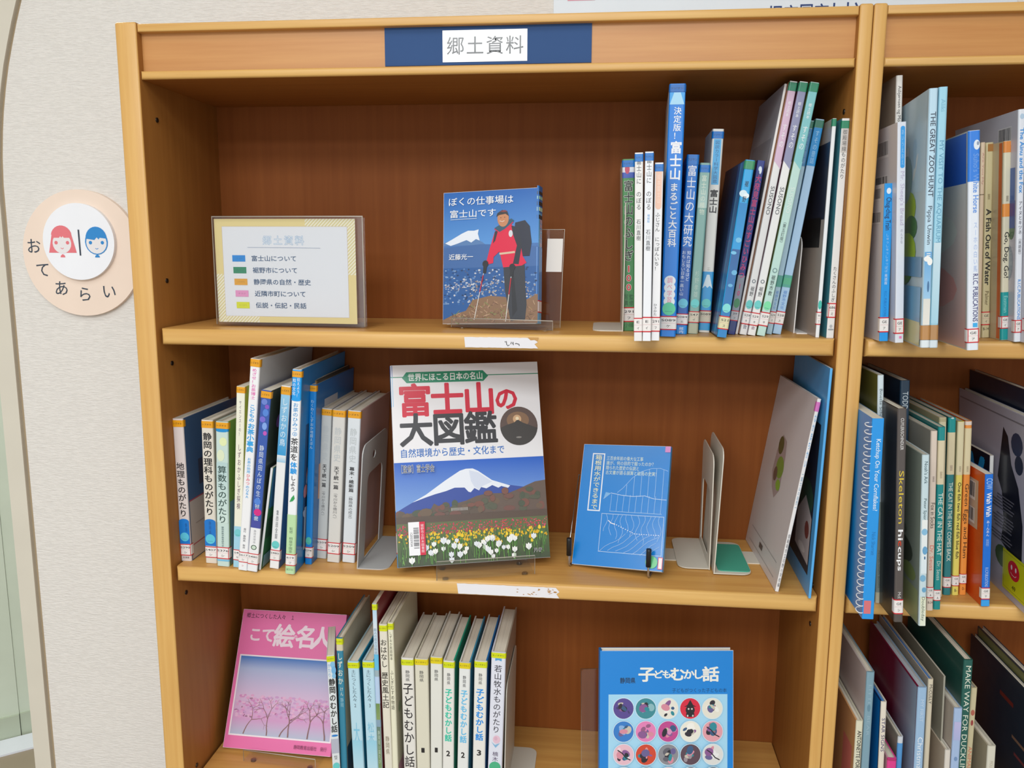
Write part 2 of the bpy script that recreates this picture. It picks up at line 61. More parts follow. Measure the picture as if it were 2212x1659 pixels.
    ('picture_book', 'light blue book fading to white at its foot, left of the tall leaf-marked book', 'books standing on the middle shelf of the left bookcase', 0.1681, 0.0143, 1.0967, 0.0127, 0.254, 6.18, 0.0, 0.17, False, '#f0f0f0', '#f0f0f0', '#2f70b0', '#e4ddcd', [('T', 0.2422, 0.2528, '#eaa42c', 'シズオカ'), ('G', 0.1597, 0.2422, '#3f9fd8', '#9ccce8'), ('G', 0.1501, 0.1597, '#9ccce8', '#f0f0f0'), ('V', 'しずおかの鳥', 0.1718, 0.2379, '#eaf5fb', 0.66, 0, 0.0, None, 0.05), ('V', '第四回全国', 0.042, 0.0834, '#5a6068', 0.28, 0, 0.0, None, 0.05), ('D', 0.034, '#6fd0cc', 0.42), ('L', 0.0114, 0.0267, 'S480', 'シ', 'bands', '#f0ebe8')], (), (), ''),
    ('hardcover_book', 'tall white hardcover with blue top, black brush title and a small green leaf', 'books standing on the middle shelf of the left bookcase', 0.1964, -0.0017, 1.0967, 0.0125, 0.2777, 4.25, -1.5, 0.2, True, '#f3f4f6', '#f3f4f6', '#2f88ca', '#e4ddcd', [('B', 0.2381, 0.2781, '#2ea0ea', 1, 0), ('E', 0.2381, '#2ea0ea', 0.5, 0.002, 0), ('T', 0.2678, 0.2757, '#eaa42c', 'シズオカ'), ('V', '和の文化', 0.2436, 0.266, '#f4f4f6', 0.36, -0.24, 0.0, None, 0.05), ('V', '伝えよう！', 0.2411, 0.2672, '#f4f4f6', 0.36, 0.2, 0.0, None, 0.05), ('V', 'お茶のひみつ②', 0.1895, 0.2344, '#4aa0de', 0.6, 0, 0.008, None, 0.05), ('V', '茶道を', 0.1564, 0.1876, '#1c1c20', 0.84, 0, 0.012, None, 0.05), ('V', '体験', 0.1382, 0.1552, '#35a0ea', 0.74, 0, 0.03, None, 0.05), ('V', 'しよう', 0.1142, 0.1369, '#1c1c20', 0.6, 0, 0.012, None, 0.05), ('P', 0.1002, 0.1104, '#3aa05a', [(-0.3, 0), (-0.1, 0.6), (0.15, 1), (0.25, 0.5), (0.05, 0.15)]), ('B', 0.0005, 0.0829, '#bfe0ae', 1, 0), ('V', '監修\u3000桐蔭学園茶', 0.0293, 0.0656, '#4b6350', 0.42, 0, 0.0, None, 0.05), ('L', 0.0117, 0.028, '619', 'ツ', 'bands', '#f0ebe8'), ('H', '誠文社', 0.0064, '#5a7a58', 0.0032, 0.75, 0.0)], (), [('r', 0.12, 1, 0.1, 0.72, '#2c3e58'), ('b', 14, '#a8b0bc', '#c87a6a', 0.15, 0.7), ('r', 0.15, 0.6, 0.08, 0.3, '#bcc6cc')], ''),
    ('picture_book', 'dark book pushed far back, right of the leaf-marked white book', 'books standing on the middle shelf of the left bookcase', 0.2018, 0.0565, 1.0967, 0.0032, 0.2555, 4.13, 0.0, 0.1495, False, '#5c5a52', '#5c5a52', '#4a4a46', '#e4ddcd', [('T', 0.2401, 0.2542, '#a07a3c', ''), ('E', 0.2304, '#77756c', 0.3, 0.006, 0), ('E', 0.2046, '#8a8a88', 0.3, 0.007, 0), ('E', 0.1125, '#8c9096', 0.3, 0.008, 0), ('E', 0.079, '#a0a2a4', 0.3, 0.006, 0)], (), (), ''),
    ('hardcover_book', 'saturated blue hardcover with pale lettering, left of three grey-white matching volumes', 'books standing on the middle shelf of the left bookcase', 0.2086, 0.0348, 1.0967, 0.0096, 0.2519, 3.6, 0.0, 0.17, True, '#1b86d8', '#1b86d8', '#2274ba', '#e4ddcd', [('T', 0.2431, 0.2512, '#eaa42c', 'シズオカ'), ('V', 'わくわくしずおか地図えほん', 0.1639, 0.2321, '#d3e9f8', 0.46, 0, 0.0, None, 0.05), ('D', 0.0341, '#5cc2b4', 0.42), ('L', 0.0092, 0.025, 'S294', 'ワ', 'bands', '#f0ebe8')], (), [('r', 0.2, 0.55, 0.76, 0.9, '#c8ccd8'), ('r', 0.1, 0.35, 0.35, 0.55, '#d8a088'), ('b', 12, '#2c98d8', '#1c5898', 0.1, 0.75)], ''),
    ('hardcover_book', 'leftmost of the three grey-white matching history volumes beside the grey bookend', 'books standing on the middle shelf of the left bookcase', 0.2192, 0.0583, 1.0967, 0.0148, 0.2156, 4.04, 0.0, 0.1477, True, '#c9cccb', '#c9cccb', '#cfcac6', '#e4ddcd', [('T', 0.2059, 0.2144, '#eaa42c', 'シズオカ'), ('V', '静岡県史', 0.1422, 0.192, '#bfc4c6', 0.6, 0, 0.0, None, 0.05), ('V', '天下統一篇', 0.1037, 0.1372, '#303034', 0.42, 0, 0.02, None, 0.05), ('V', '（今川から徳川へ）', 0.0607, 0.101, '#55555a', 0.34, 0, 0.0, None, 0.05), ('L', 0.0117, 0.0288, 'S209', 'シ', 'frame', '#f0ebe8')], (), (), ''),
    ('hardcover_book', 'middle one of the three grey-white matching history volumes beside the grey bookend', 'books standing on the middle shelf of the left bookcase', 0.2404, 0.0459, 1.0967, 0.0177, 0.216, 3.98, 0.0, 0.1601, True, '#dcd9d3', '#dcd9d3', '#cfcac6', '#e4ddcd', [('T', 0.2067, 0.2157, '#eaa42c', 'シズオカ'), ('V', '静岡県史', 0.1435, 0.1926, '#bfc4c6', 0.6, 0, 0.0, None, 0.05), ('V', '天下統一篇', 0.1048, 0.1378, '#303034', 0.42, 0, 0.02, None, 0.05), ('V', '（今川から徳川へ）', 0.061, 0.1021, '#55555a', 0.34, 0, 0.0, None, 0.05), ('L', 0.0119, 0.0288, 'S209', 'シ', 'frame', '#f0ebe8')], (), (), ''),
    ('hardcover_book', 'rightmost of the three matching history volumes, leaning against the grey bookend', 'books standing on the middle shelf of the left bookcase', 0.2617, 0.0476, 1.0967, 0.0178, 0.2155, 3.85, 0.0, 0.1584, True, '#dfe4e8', '#dfe4e8', '#c9a8a4', '#e4ddcd', [('T', 0.2053, 0.2146, '#eaa42c', 'シズオカ'), ('V', '静岡県史', 0.1424, 0.1916, '#bfc4c6', 0.6, 0, 0.0, None, 0.05), ('V', '幕末・維新篇', 0.1011, 0.1372, '#303034', 0.42, 0, 0.02, None, 0.05), ('V', '（静岡県の成立）', 0.0606, 0.0984, '#55555a', 0.34, 0, 0.0, None, 0.05), ('L', 0.0115, 0.0284, 'S209', 'シ', 'frame', '#f0ebe8')], (), (), ''),
    ('picture_book', 'white paperback with heavy black title and blue drops, overlapping the pink book', 'books standing on the lower shelf of the left bookcase', 0.2513, 0.004, 0.767, 0.0104, 0.2139, -1.05, -17.0, 0.09, False, '#e2e8ea', '#e2e8ea', '#e2e8ea', '#e4ddcd', [('T', 0.2049, 0.2131, '#d6de28', 'モノガタリ'), ('E', 0.2, '#8cc4e8', 0.3, 0.005, 0.2), ('E', 0.1919, '#7ab8e4', 0.3, 0.006, 0.3), ('V', 'かたり', 0.1817, 0.2027, '#6aa8dc', 0.4, -0.25, 0.0, None, 0.05), ('E', 0.1837, '#8cc4e8', 0.25, 0.004, 0.3), ('V', '静岡のむかし話', 0.0991, 0.1803, '#161616', 0.86, 0, 0.02, None, 0.05), ('E', 0.0949, '#3a86d0', 0.42, 0.0016, 0), ('B', 0.0683, 0.09, '#b9bccb', 1, 0), ('V', '旺文', 0.0584, 0.0648, '#444444', 0.5, 0, 0.0, None, 0.05), ('D', 0.0486, '#6fd0cc', 0.45)], (), (), ''),
    ('hardcover_book', 'teal-spined hardcover with cream lettering and a broad beige cover on the lower shelf', 'books standing on the lower shelf of the left bookcase', 0.2584, 0.012, 0.767, 0.0094, 0.2351, -0.27, -1.0, 0.145, True, '#3a88a4', '#3a88a4', '#cabfa6', '#e4ddcd', [('B', 0.2167, 0.2356, '#d8cdb0', 1, 0), ('T', 0.2258, 0.2343, '#d6de28', 'モノガタリ'), ('V', 'しずおか', 0.1661, 0.214, '#ece8d4', 0.78, 0, 0.01, None, 0.05), ('V', 'けん', 0.1496, 0.1634, '#dfe6dc', 0.5, 0.1, 0.0, None, 0.05), ('V', '静岡', 0.1329, 0.1475, '#9cc8d6', 0.5, 0.1, 0.0, None, 0.05)], (), [('r', 0, 1, 0, 0.36, '#23506a'), ('r', 0, 0.3, 0.3, 0.36, '#cabfa6')], ''),
    ('hardcover_book', 'pale blue hardcover numbered 2 with a teal cover on the lower shelf', 'books standing on the lower shelf of the left bookcase', 0.2816, 0.01, 0.767, 0.0159, 0.2027, -1.5, 0.0, 0.145, True, '#bcdeec', '#bcdeec', '#1f88aa', '#e4ddcd', [('T', 0.1932, 0.2014, '#d6de28', 'モノガタリ'), ('V', '土につくした人々', 0.1432, 0.1912, '#4a5a66', 0.42, 0, 0.0, None, 0.05), ('V', '2', 0.1343, 0.1419, '#5a6670', 0.4, 0, 0.0, None, 0.05), ('V', '大', 0.0786, 0.1135, '#86c6e2', 0.6, 0, 0.0, None, 0.05), ('G', 0.044, 0.0856, '#bcdeec', '#9cd2e6')], (), (), ''),
    ('hardcover_book', 'pale blue hardcover numbered 3 with a teal cover on the lower shelf', 'books standing on the lower shelf of the left bookcase', 0.3013, 0.01, 0.767, 0.0162, 0.2046, -1.09, 0.0, 0.145, True, '#bcdeec', '#bcdeec', '#1f88aa', '#e4ddcd', [('T', 0.1952, 0.2033, '#d6de28', 'モノガタリ'), ('V', '土につくした人々', 0.1446, 0.1924, '#4a5a66', 0.42, 0, 0.0, None, 0.05), ('V', '3', 0.1356, 0.1432, '#5a6670', 0.4, 0, 0.0, None, 0.05), ('V', '松本', 0.08, 0.1149, '#86c6e2', 0.6, 0, 0.0, None, 0.05), ('G', 0.0455, 0.087, '#bcdeec', '#9cd2e6')], (), (), ''),
    ('picture_book', 'thin tall light blue book with landscape strip, tallest on the lower shelf', 'books standing on the lower shelf of the left bookcase', 0.3113, 0.012, 0.767, 0.0061, 0.2874, -0.74, 0.0, 0.194, False, '#cfe0ec', '#cfe0ec', '#8e2c34', '#e4ddcd', [('T', 0.2787, 0.2869, '#d6de28', 'モノガタリ'), ('G', 0.2507, 0.2787, '#e2e8f0', '#b8d8ee'), ('V', '歌人の若き日物語', 0.2144, 0.2527, '#7f9fb5', 0.7, 0, 0.0, None, 0.05), ('B', 0.1914, 0.2144, '#6cc0e8', 1, 0), ('B', 0.1818, 0.1914, '#9fb4bc', 1, 0), ('B', 0.1421, 0.1818, '#bcd2ee', 1, 0), ('G', 0.1179, 0.1421, '#8aa06a', '#6f8f50'), ('B', 0.1074, 0.1179, '#8aa4b8', 1, 0), ('G', 0.045, 0.1074, '#7f9a68', '#6a8478'), ('V', '静岡若い国たび', 0.0513, 0.1019, '#c4d2c4', 0.5, 0, 0.0, None, 0.05)], (), (), ''),
    ('hardcover_book', 'cream hardcover with large brush-style title, left of the pale yellow folk tale book', 'books standing on the lower shelf of the left bookcase', 0.3251, 0.006, 0.767, 0.0112, 0.2613, -1.05, 0.0, 0.145, True, '#e6e1d1', '#e6e1d1', '#b9ad98', '#e4ddcd', [('T', 0.2516, 0.2598, '#d6de28', 'モノガタリ'), ('V', 'おはなし', 0.1987, 0.2403, '#1d1a16', 0.84, 0, 0.01, None, 0.05), ('V', '歴史風土記', 0.1389, 0.1927, '#1d1a16', 0.84, 0, 0.012, None, 0.05), ('V', '静岡県', 0.0697, 0.0982, '#8a7f6a', 0.52, 0, 0.0, None, 0.05)], (), (), ''),
    ('hardcover_book', 'narrow pale yellow folk tale picture book, right of the brush-title cream book', 'books standing on the lower shelf of the left bookcase', 0.3344, 0.006, 0.767, 0.0078, 0.2642, -0.81, 0.0, 0.145, True, '#ebe8cf', '#ebe8cf', '#ddd8bd', '#e4ddcd', [('T', 0.2544, 0.2631, '#d6de28', 'モノガタリ'), ('V', 'しずおか民話絵本', 0.2101, 0.2515, '#3a352a', 0.5, 0, 0.0, None, 0.05), ('V', 'ふしぎむすめ物語', 0.1375, 0.196, '#3a352a', 0.6, 0, 0.0, None, 0.05)], (), [('b', 10, '#b8a0a8', '#a8b890', 0.3, 0.8), ('r', 0, 0.3, 0.0, 0.2, '#c89aa8')], ''),
    ('hardcover_book', 'cream hardcover with large black vertical title, left of two plain volumes numbered 1', 'books standing on the lower shelf of the left bookcase', 0.3536, 0.012, 0.767, 0.0174, 0.2116, -0.54, 0.0, 0.145, True, '#e7e4dd', '#e7e4dd', '#d8d2c2', '#e4ddcd', [('T', 0.201, 0.2092, '#d6de28', 'モノガタリ'), ('V', '静岡県', 0.177, 0.194, '#3a3a40', 0.36, 0, 0.0, None, 0.05), ('V', '子どもむかし話', 0.0482, 0.1757, '#1c1a22', 0.86, 0, 0.008, None, 0.05)], (), (), ''),
    ('hardcover_book', 'beige hardcover numbered 1 with golden tape, left of the two volumes numbered 1', 'books standing on the lower shelf of the left bookcase', 0.3723, 0.012, 0.767, 0.0185, 0.2117, -0.34, 0.0, 0.145, True, '#dfdbc8', '#dfdbc8', '#d8d2c2', '#e4ddcd', [('T', 0.2026, 0.2107, '#e4d02a', 'モノガタリ'), ('V', '静岡県', 0.1776, 0.1945, '#3a3a40', 0.34, 0, 0.0, None, 0.05), ('H', '1', 0.0763, '#1c1c20', 0.007, 0.25, 0.03)], (), (), ''),
    ('hardcover_book', 'pale grey hardcover numbered 1 with golden tape, right of the two volumes numbered 1', 'books standing on the lower shelf of the left bookcase', 0.3894, 0.014, 0.767, 0.0165, 0.2143, 0.55, 0.0, 0.145, True, '#e4e4dc', '#e4e4dc', '#d8d6ca', '#e4ddcd', [('T', 0.2048, 0.2136, '#e4d02a', 'モノガタリ'), ('V', '静岡県', 0.1791, 0.1961, '#3a3a40', 0.34, 0, 0.0, None, 0.05), ('H', '1', 0.0767, '#1c1c20', 0.007, 0.25, 0.03)], (), (), ''),
    ('hardcover_book', 'white hardcover numbered 2 with mint-green script and green cover edge', 'books standing on the lower shelf of the left bookcase', 0.4065, 0.01, 0.767, 0.0156, 0.2117, 0.79, 0.0, 0.145, True, '#e9e8e2', '#e9e8e2', '#2aa98a', '#e4ddcd', [('T', 0.2017, 0.2103, '#d6de28', 'モノガタリ'), ('V', '静岡県', 0.177, 0.1946, '#3a3a40', 0.32, 0, 0.0, None, 0.05), ('V', '子どもむかし話', 0.0928, 0.1716, '#3ac8aa', 0.66, 0.0, 0.03, None, 0.05), ('H', '2', 0.0754, '#1c1c20', 0.008, 0.35, 0.03)], (), (), ''),
    ('hardcover_book', 'white hardcover numbered 2 with sky-blue script and golden tape', 'books standing on the lower shelf of the left bookcase', 0.4266, 0.008, 0.767, 0.0152, 0.2115, 1.34, 0.0, 0.145, True, '#e8eae8', '#e8eae8', '#4ca0c4', '#e4ddcd', [('T', 0.2031, 0.2115, '#e4d02a', 'モノガタリ'), ('V', '静岡県', 0.1755, 0.1931, '#3a3a40', 0.32, 0, 0.0, None, 0.05), ('V', '子どもむかし話', 0.0935, 0.1722, '#6ec2ec', 0.66, 0.0, 0.03, None, 0.05), ('H', '2', 0.0758, '#1c1c20', 0.008, 0.35, 0.03)], (), (), ''),
    ('hardcover_book', 'white hardcover numbered 3 with strong blue script and blue cover edge', 'books standing on the lower shelf of the left bookcase', 0.4489, 0.01, 0.767, 0.0172, 0.2141, 1.08, 0.0, 0.145, True, '#ebeae4', '#ebeae4', '#2a78ba', '#e4ddcd', [('T', 0.2047, 0.2134, '#d6de28', 'モノガタリ'), ('V', '静岡県', 0.1798, 0.1967, '#3a3a40', 0.32, 0, 0.0, None, 0.05), ('V', '子どもむかし話', 0.0973, 0.1744, '#2392e8', 0.66, 0.0, 0.03, None, 0.05), ('H', '3', 0.0796, '#1c1c20', 0.008, 0.35, 0.03)], (), (), ''),
    ('hardcover_book', 'lavender-white hardcover with a pink flower, rightmost upright book on the lower shelf', 'books standing on the lower shelf of the left bookcase', 0.4704, 0.012, 0.767, 0.0197, 0.2271, 1.68, 0.0, 0.145, True, '#e3e5f1', '#e3e5f1', '#b8ae9e', '#e4ddcd', [('T', 0.2189, 0.2265, '#d6de28', 'モノガタリ'), ('P', 0.2145, 0.2185, '#5aa4d8', [(-0.22, 1), (0.22, 1), (0.22, 0), (0, 0.4), (-0.22, 0)]), ('V', '若山牧水ものがたり', 0.1087, 0.2091, '#2c2a38', 0.56, 0, 0.004, None, 0.05), ('E', 0.0997, '#e8c4d4', 0.26, 0.006, 0.05), ('E', 0.1011, '#dcb4c8', 0.12, 0.003, 0), ('P', 0.0873, 0.0956, '#8ab8dc', [(-0.3, 1), (-0.05, 0.5), (0.3, 0.9), (0, 0.0)]), ('V', '楠木', 0.0664, 0.0817, '#5a4a68', 0.42, 0, 0.0, None, 0.05), ('D', 0.0587, '#4fb488', 0.4)], (), (), ''),
    ('picture_book', 'small bright blue book with barcoded white cover, first in the right bookcase', 'books standing on the upper shelf of the right bookcase', 0.9326, -0.0152, 1.4239, 0.0096, 0.1799, -2.28, 0.0, 0.17, False, '#2e9ce9', '#dbd8dd', '#2e9ce9', '#e4ddcd', [('E', 0.1715, '#e4f0fa', 0.26, 0.0034, 0), ('X', 'Chug-chug Train', 0.1275, 0.1643, '#17315c', 0.6, 0, 0.01), ('V', 'しゅっしゅっしゅっぽぽ', 0.0791, 0.1238, '#a8d8f8', 0.36, 0, 0.0, None, 0.05), ('V', '英語版', 0.0653, 0.0781, '#d8ecfa', 0.36, 0, 0.0, None, 0.05), ('X', 'R.I.C. PUBLICATIONS', 0.0289, 0.0579, '#2a84d0', 0.34, 0, 0.0), ('L', 0.0103, 0.0279, 'GE', 'ア', 'bands', '#f0ebe8')], [('bar', 0.05, 0.3, 0.9, 0.98), ('bar', 0.05, 0.3, 0.75, 0.83)], (), ''),
    ('picture_book', 'white book with a pale blue pill label, beside the small bright blue book', 'books standing on the upper shelf of the right bookcase', 0.945, -0.0305, 1.4239, 0.0092, 0.2451, -3.69, 0.0, 0.2365, False, '#e3e7f1', '#d6d3d8', '#e3e7f1', '#e4ddcd', [('B', 0.1973, 0.2387, '#48a4ea', 0.5, 0.1), ('E', 0.2387, '#48a4ea', 0.25, 0.002, 0.1), ('E', 0.1973, '#48a4ea', 0.25, 0.002, 0.1), ('V', 'あいうえおえ', 0.1983, 0.2372, '#a8d4f6', 0.3, 0.1, 0.0, None, 0.05), ('X', "Mr. Sheep's Bread", 0.133, 0.1918, '#c8c0d8', 0.5, 0.1, 0.0), ('V', 'のんきな', 0.1119, 0.1289, '#a8a8b8', 0.3, 0.1, 0.0, None, 0.05), ('L', 0.0103, 0.0277, 'GE', 'ア', 'frame', '#f0ebe8'), ('B', 0.0048, 0.0075, '#f08ac0', 0.3, 0.1)], [('bar', 0.12, 0.32, 0.86, 0.94), ('bar', 0.12, 0.32, 0.7, 0.78)], (), ''),
    ('hardcover_book', 'tall off-white book with fine black sideways lettering, behind the pill-label book', 'books standing on the upper shelf of the right bookcase', 0.956, 0.02, 1.4239, 0.0074, 0.304, -3.1, 1.0, 0.186, True, '#eeebe5', '#cdbfae', '#eeebe5', '#e4ddcd', [('X', 'Asbjørnsen og Moe', 0.25, 0.2923, '#3f3f44', 0.52, 0, 0.0)], (), (), ''),
    ('hardcover_book', 'large watercolour zoo picture book with pale blue spine and green trees on its cover', 'books standing on the upper shelf of the right bookcase', 0.9556, -0.0789, 1.4239, 0.0086, 0.2718, -2.69, 6.0, 0.2849, True, '#bcdaeb', '#c3d8e2', '#bcdaeb', '#e4ddcd', [('X', 'THE GREAT ZOO HUNT', 0.161, 0.248, '#24364a', 0.62, 0, 0.012), ('X', 'Pippa Unwin', 0.1111, 0.1514, '#2c3c4c', 0.5, 0, 0.0), ('G', 0.0533, 0.1033, '#9cc8e8', '#5fa4da'), ('E', 0.0959, '#f2f2f0', 0.4, 0.003, -0.1), ('E', 0.0929, '#f4f4f0', 0.3, 0.004, 0.2), ('X', 'llll', 0.0949, 0.1018, '#f4f4f0', 0.5, 0, 0.0), ('G', 0.0248, 0.0533, '#e6e2d8', '#dcdcd4'), ('E', 0.0663, '#3f6e9a', 0.12, 0.006, 0.1), ('K', 0.0086, 0.0244, '#bb8a54'), ('B', 0.0, 0.0081, '#dfe8ec', 1, 0)], [('r', 0, 1, 0.62, 1, '#c2dbe8'), ('b', 10, '#e3e8e6', '#b4d2e6', 0.66, 1), ('r', 0.55, 1, 0.2, 0.75, '#8a9a5c'), ('e', 0.25, 0.56, 0.12, 0.07, '#a8c44c'), ('e', 0.2, 0.48, 0.1, 0.05, '#4c7a4a'), ('e', 0.3, 0.68, 0.1, 0.1, '#8fb0b0'), ('e', 0.25, 0.38, 0.14, 0.08, '#a8c848'), ('e', 0.3, 0.3, 0.14, 0.06, '#5a8a3c'), ('r', 0.3, 1, 0.24, 0.34, '#3c4a34'), ('r', 0, 0.55, 0.28, 0.36, '#6fa0c8'), ('r', 0, 1, 0, 0.22, '#d9d8a8'), ('r', 0.3, 0.95, 0.03, 0.2, '#c9d06a'), ('e', 0.55, 0.14, 0.09, 0.05, '#b8323a'), ('r', 0, 0.4, 0.1, 0.24, '#7cb4dc')], (), ''),
    ('hardcover_book', 'light turquoise aquarium picture book with pale capitals, right of the zoo book', 'books standing on the upper shelf of the right bookcase', 0.9647, -0.0776, 1.4239, 0.0088, 0.2732, -2.48, 6.0, 0.2836, True, '#a0d3e7', '#a0d3e7', '#8cc4dc', '#e4ddcd', [('X', 'Aliki', 0.2485, 0.261, '#7fb8d2', 0.5, 0, 0.0), ('X', 'MY VISIT TO THE AQUARIUM', 0.1131, 0.219, '#5f9fbe', 0.52, 0, 0.0), ('G', 0.0263, 0.1131, '#a6d2e4', '#cadfe8'), ('K', 0.0086, 0.0249, '#b48858'), ('B', 0.0, 0.0081, '#d4e0e6', 1, 0)], (), (), ''),
    ('hardcover_book', 'hardcover blue above and white below, its cover fading from cobalt to pink', 'books standing on the upper shelf of the right bookcase', 0.9982, -0.0958, 1.4239, 0.0112, 0.2269, -4.62, 4.0, 0.3018, True, '#e6ecf5', '#c9c4bc', '#e6ecf5', '#e4ddcd', [('B', 0.1757, 0.2271, '#3f84e0', 1, 0), ('E', 0.2124, '#e4eaf2', 0.26, 0.005, 0.2), ('E', 0.2138, '#8a98b0', 0.1, 0.002, 0.3), ('X', "Suho's White Horse", 0.1437, 0.2036, '#6a9ce6', 0.5, 0.12, 0.015), ('V', 'スーホの白い馬', 0.0821, 0.1347, '#b4c8ee', 0.36, 0.14, 0.0, None, 0.05), ('X', 'R.I.C. PUBLICATIONS', 0.0304, 0.0806, '#44447a', 0.46, 0.14, 0.01), ('B', 0.0245, 0.0289, '#4ab0ea', 0.4, 0.16), ('L', 0.0078, 0.023, 'GE', 'ア', 'frame', '#f0ebe8')], [('g', 0, 1, 0.77, 1, '#3462c0', '#4a74d0'), ('g', 0, 1, 0.0, 0.77, '#d9a8a0', '#cfd0cc'), ('e', 0.5, 0.28, 0.4, 0.12, '#e0a098'), ('e', 0.5, 0.55, 0.4, 0.12, '#d2cfc6')], (), ''),
    ('hardcover_book', 'narrow pinkish beige book recessed right of the cobalt-and-pink cover', 'books standing on the upper shelf of the right bookcase', 1.0604, 0.0373, 1.4239, 0.0048, 0.2307, -3.88, 0.0, 0.1687, True, '#dfc9ad', '#d2bc9c', '#dfc9ad', '#e4ddcd', [('B', 0.1701, 0.1712, '#8a7a60', 1, 0), ('X', 'Are You My', 0.1819, 0.2191, '#c08a80', 0.4, 0, 0.0)], (), (), ''),
    ('hardcover_book', 'yellowed cream hardcover with bold black fish title and brown top', 'books standing on the upper shelf of the right bookcase', 1.0712, 0.0442, 1.4239, 0.0091, 0.2312, -4.03, 0.0, 0.1618, True, '#d1c69c', '#c4b48c', '#c8b890', '#e4ddcd', [('B', 0.2209, 0.2294, '#a8743c', 0.7, 0.1), ('X', 'BEGINNER BOOKS', 0.1652, 0.1716, '#8a7a58', 0.3, 0, 0.0), ('X', 'A Fish Out of Water', 0.0636, 0.1543, '#171717', 0.66, 0, 0.025), ('X', 'Palmer', 0.0395, 0.0564, '#6a5a3c', 0.5, 0, 0.0), ('L', 0.0153, 0.0317, 'GE', 'イ', 'bands', '#dccfb0'), ('H', 'B-14', 0.0108, '#4a3c2c', 0.0035, 0.7, 0.0)], (), (), ''),
    ('hardcover_book', 'cream hardcover with orange bands and a teal block near its foot', 'books standing on the upper shelf of the right bookcase', 1.0809, 0.0169, 1.4239, 0.0086, 0.2297, -4.45, 0.0, 0.17, True, '#ded8bf', '#d6c6a4', '#ded8bf', '#e4ddcd', [('B', 0.2168, 0.2297, '#e29250', 1, 0), ('B', 0.1442, 0.1589, '#ee9c52', 1, 0), ('X', 'BEGINNER BOOKS', 0.1616, 0.1679, '#7a6a58', 0.3, 0, 0.0), ('X', 'Go, Dog. Go!', 0.0736, 0.1267, '#1d1d22', 0.6, 0, 0.012), ('B', -0.0003, 0.0568, '#1f9a9c', 1, 0), ('X', 'Eastman', 0.0328, 0.0524, '#9cd8d4', 0.5, 0, 0.0), ('L', 0.0137, 0.0286, 'GE', 'イ', 'frame', '#f0ebe8')], [('r', 0, 0.06, 0, 1, '#e0703c')], (), ''),
    ('hardcover_book', 'white book with bright blue sideways fox title and a barcode on its cover', 'books standing on the upper shelf of the right bookcase', 1.0879, 0.0004, 1.4239, 0.0075, 0.2621, -4.47, 0.0, 0.17, True, '#e8ecf4', '#cfccd6', '#e8ecf4', '#e4ddcd', [('E', 0.2543, '#b8cfe4', 0.3, 0.003, 0), ('X', 'The Ainu and the Fox', 0.17, 0.2418, '#3f94e0', 0.6, 0, 0.02), ('V', 'アイヌとキツネ', 0.1232, 0.1612, '#33364a', 0.56, 0, 0.0, None, 0.05), ('V', '（英語版）', 0.098, 0.1217, '#6a6a74', 0.46, 0, 0.0, None, 0.05), ('X', 'R.I.C.PUBLICATIONS', 0.026, 0.0721, '#3f94e0', 0.46, 0, 0.01), ('L', 0.0106, 0.0255, 'GE', 'ア', 'frame', '#f0ebe8')], [('bar', 0.08, 0.28, 0.86, 0.94), ('r', 0.02, 0.12, 0.6, 0.76, '#3f66b0'), ('e', 0.06, 0.5, 0.05, 0.05, '#5a7a5a'), ('e', 0.1, 0.35, 0.07, 0.08, '#a8b4c0'), ('r', 0.0, 0.16, 0.5, 0.62, '#2d50a0')], (), ''),
    ('hardcover_book', 'white book cut off by the right image edge, right of the fox title', 'books standing on the upper shelf of the right bookcase', 1.095, -0.0085, 1.4239, 0.0068, 0.2478, -4.11, 0.0, 0.17, True, '#e9e9ee', '#d6d4da', '#e9e9ee', '#e4ddcd', [('L', 0.0134, 0.0284, 'GE', 'イ', 'frame', '#f0ebe8')], (), (), ''),
    ('picture_book', 'bright blue spiral-bound picture book with white coils, overhanging its shelf', 'books standing on the middle shelf of the right bookcase', 0.9262, -0.0539, 1.0967, 0.0132, 0.2426, -1.29, 1.0, 0.2599, False, '#3a9ce9', '#2f92e6', '#3a9ce9', '#e4ddcd', [('X', 'Ketchup On Your Cornflakes?', 0.1333, 0.2186, '#e6f2fb', 0.4, 0.1, 0.006), ('X', 'Nick Sharratt', 0.0792, 0.1075, '#2f7fc0', 0.34, 0.1, 0.0), ('B', 0.0067, 0.023, '#d87a80', 0.6, -0.1)], (), (), 'c'),
    ('hardcover_book', 'tall pale grey-blue book with an olive cover, behind the spiral-bound book', 'books standing on the middle shelf of the right bookcase', 0.954, -0.0047, 1.0967, 0.007, 0.2859, -3.58, 0.0, 0.2, True, '#d2e0e6', '#6c6c34', '#d2e0e6', '#e4ddcd', [('X', 'Binette Schroeder', 0.219, 0.2693, '#56666e', 0.52, 0, 0.0), ('B', -0.0002, 0.1297, '#8c9c9a', 1, 0), ('X', 'North-South Books', 0.0198, 0.0677, '#5a6a68', 0.46, 0, 0.0), ('B', -0.0002, 0.0137, '#d0ccb4', 1, 0)], (), (), ''),
    ('hardcover_book', 'dark navy book with pale capitals, rising behind the black-brown spine', 'books standing on the middle shelf of the right bookcase', 0.9959, 0.045, 1.0967, 0.0117, 0.2723, -2.94, 0.0, 0.161, True, '#203a50', '#182c40', '#203a50', '#e4ddcd', [('X', 'TODD', 0.236, 0.2583, '#d2dde4', 0.6, 0, 0.0)], (), (), ''),
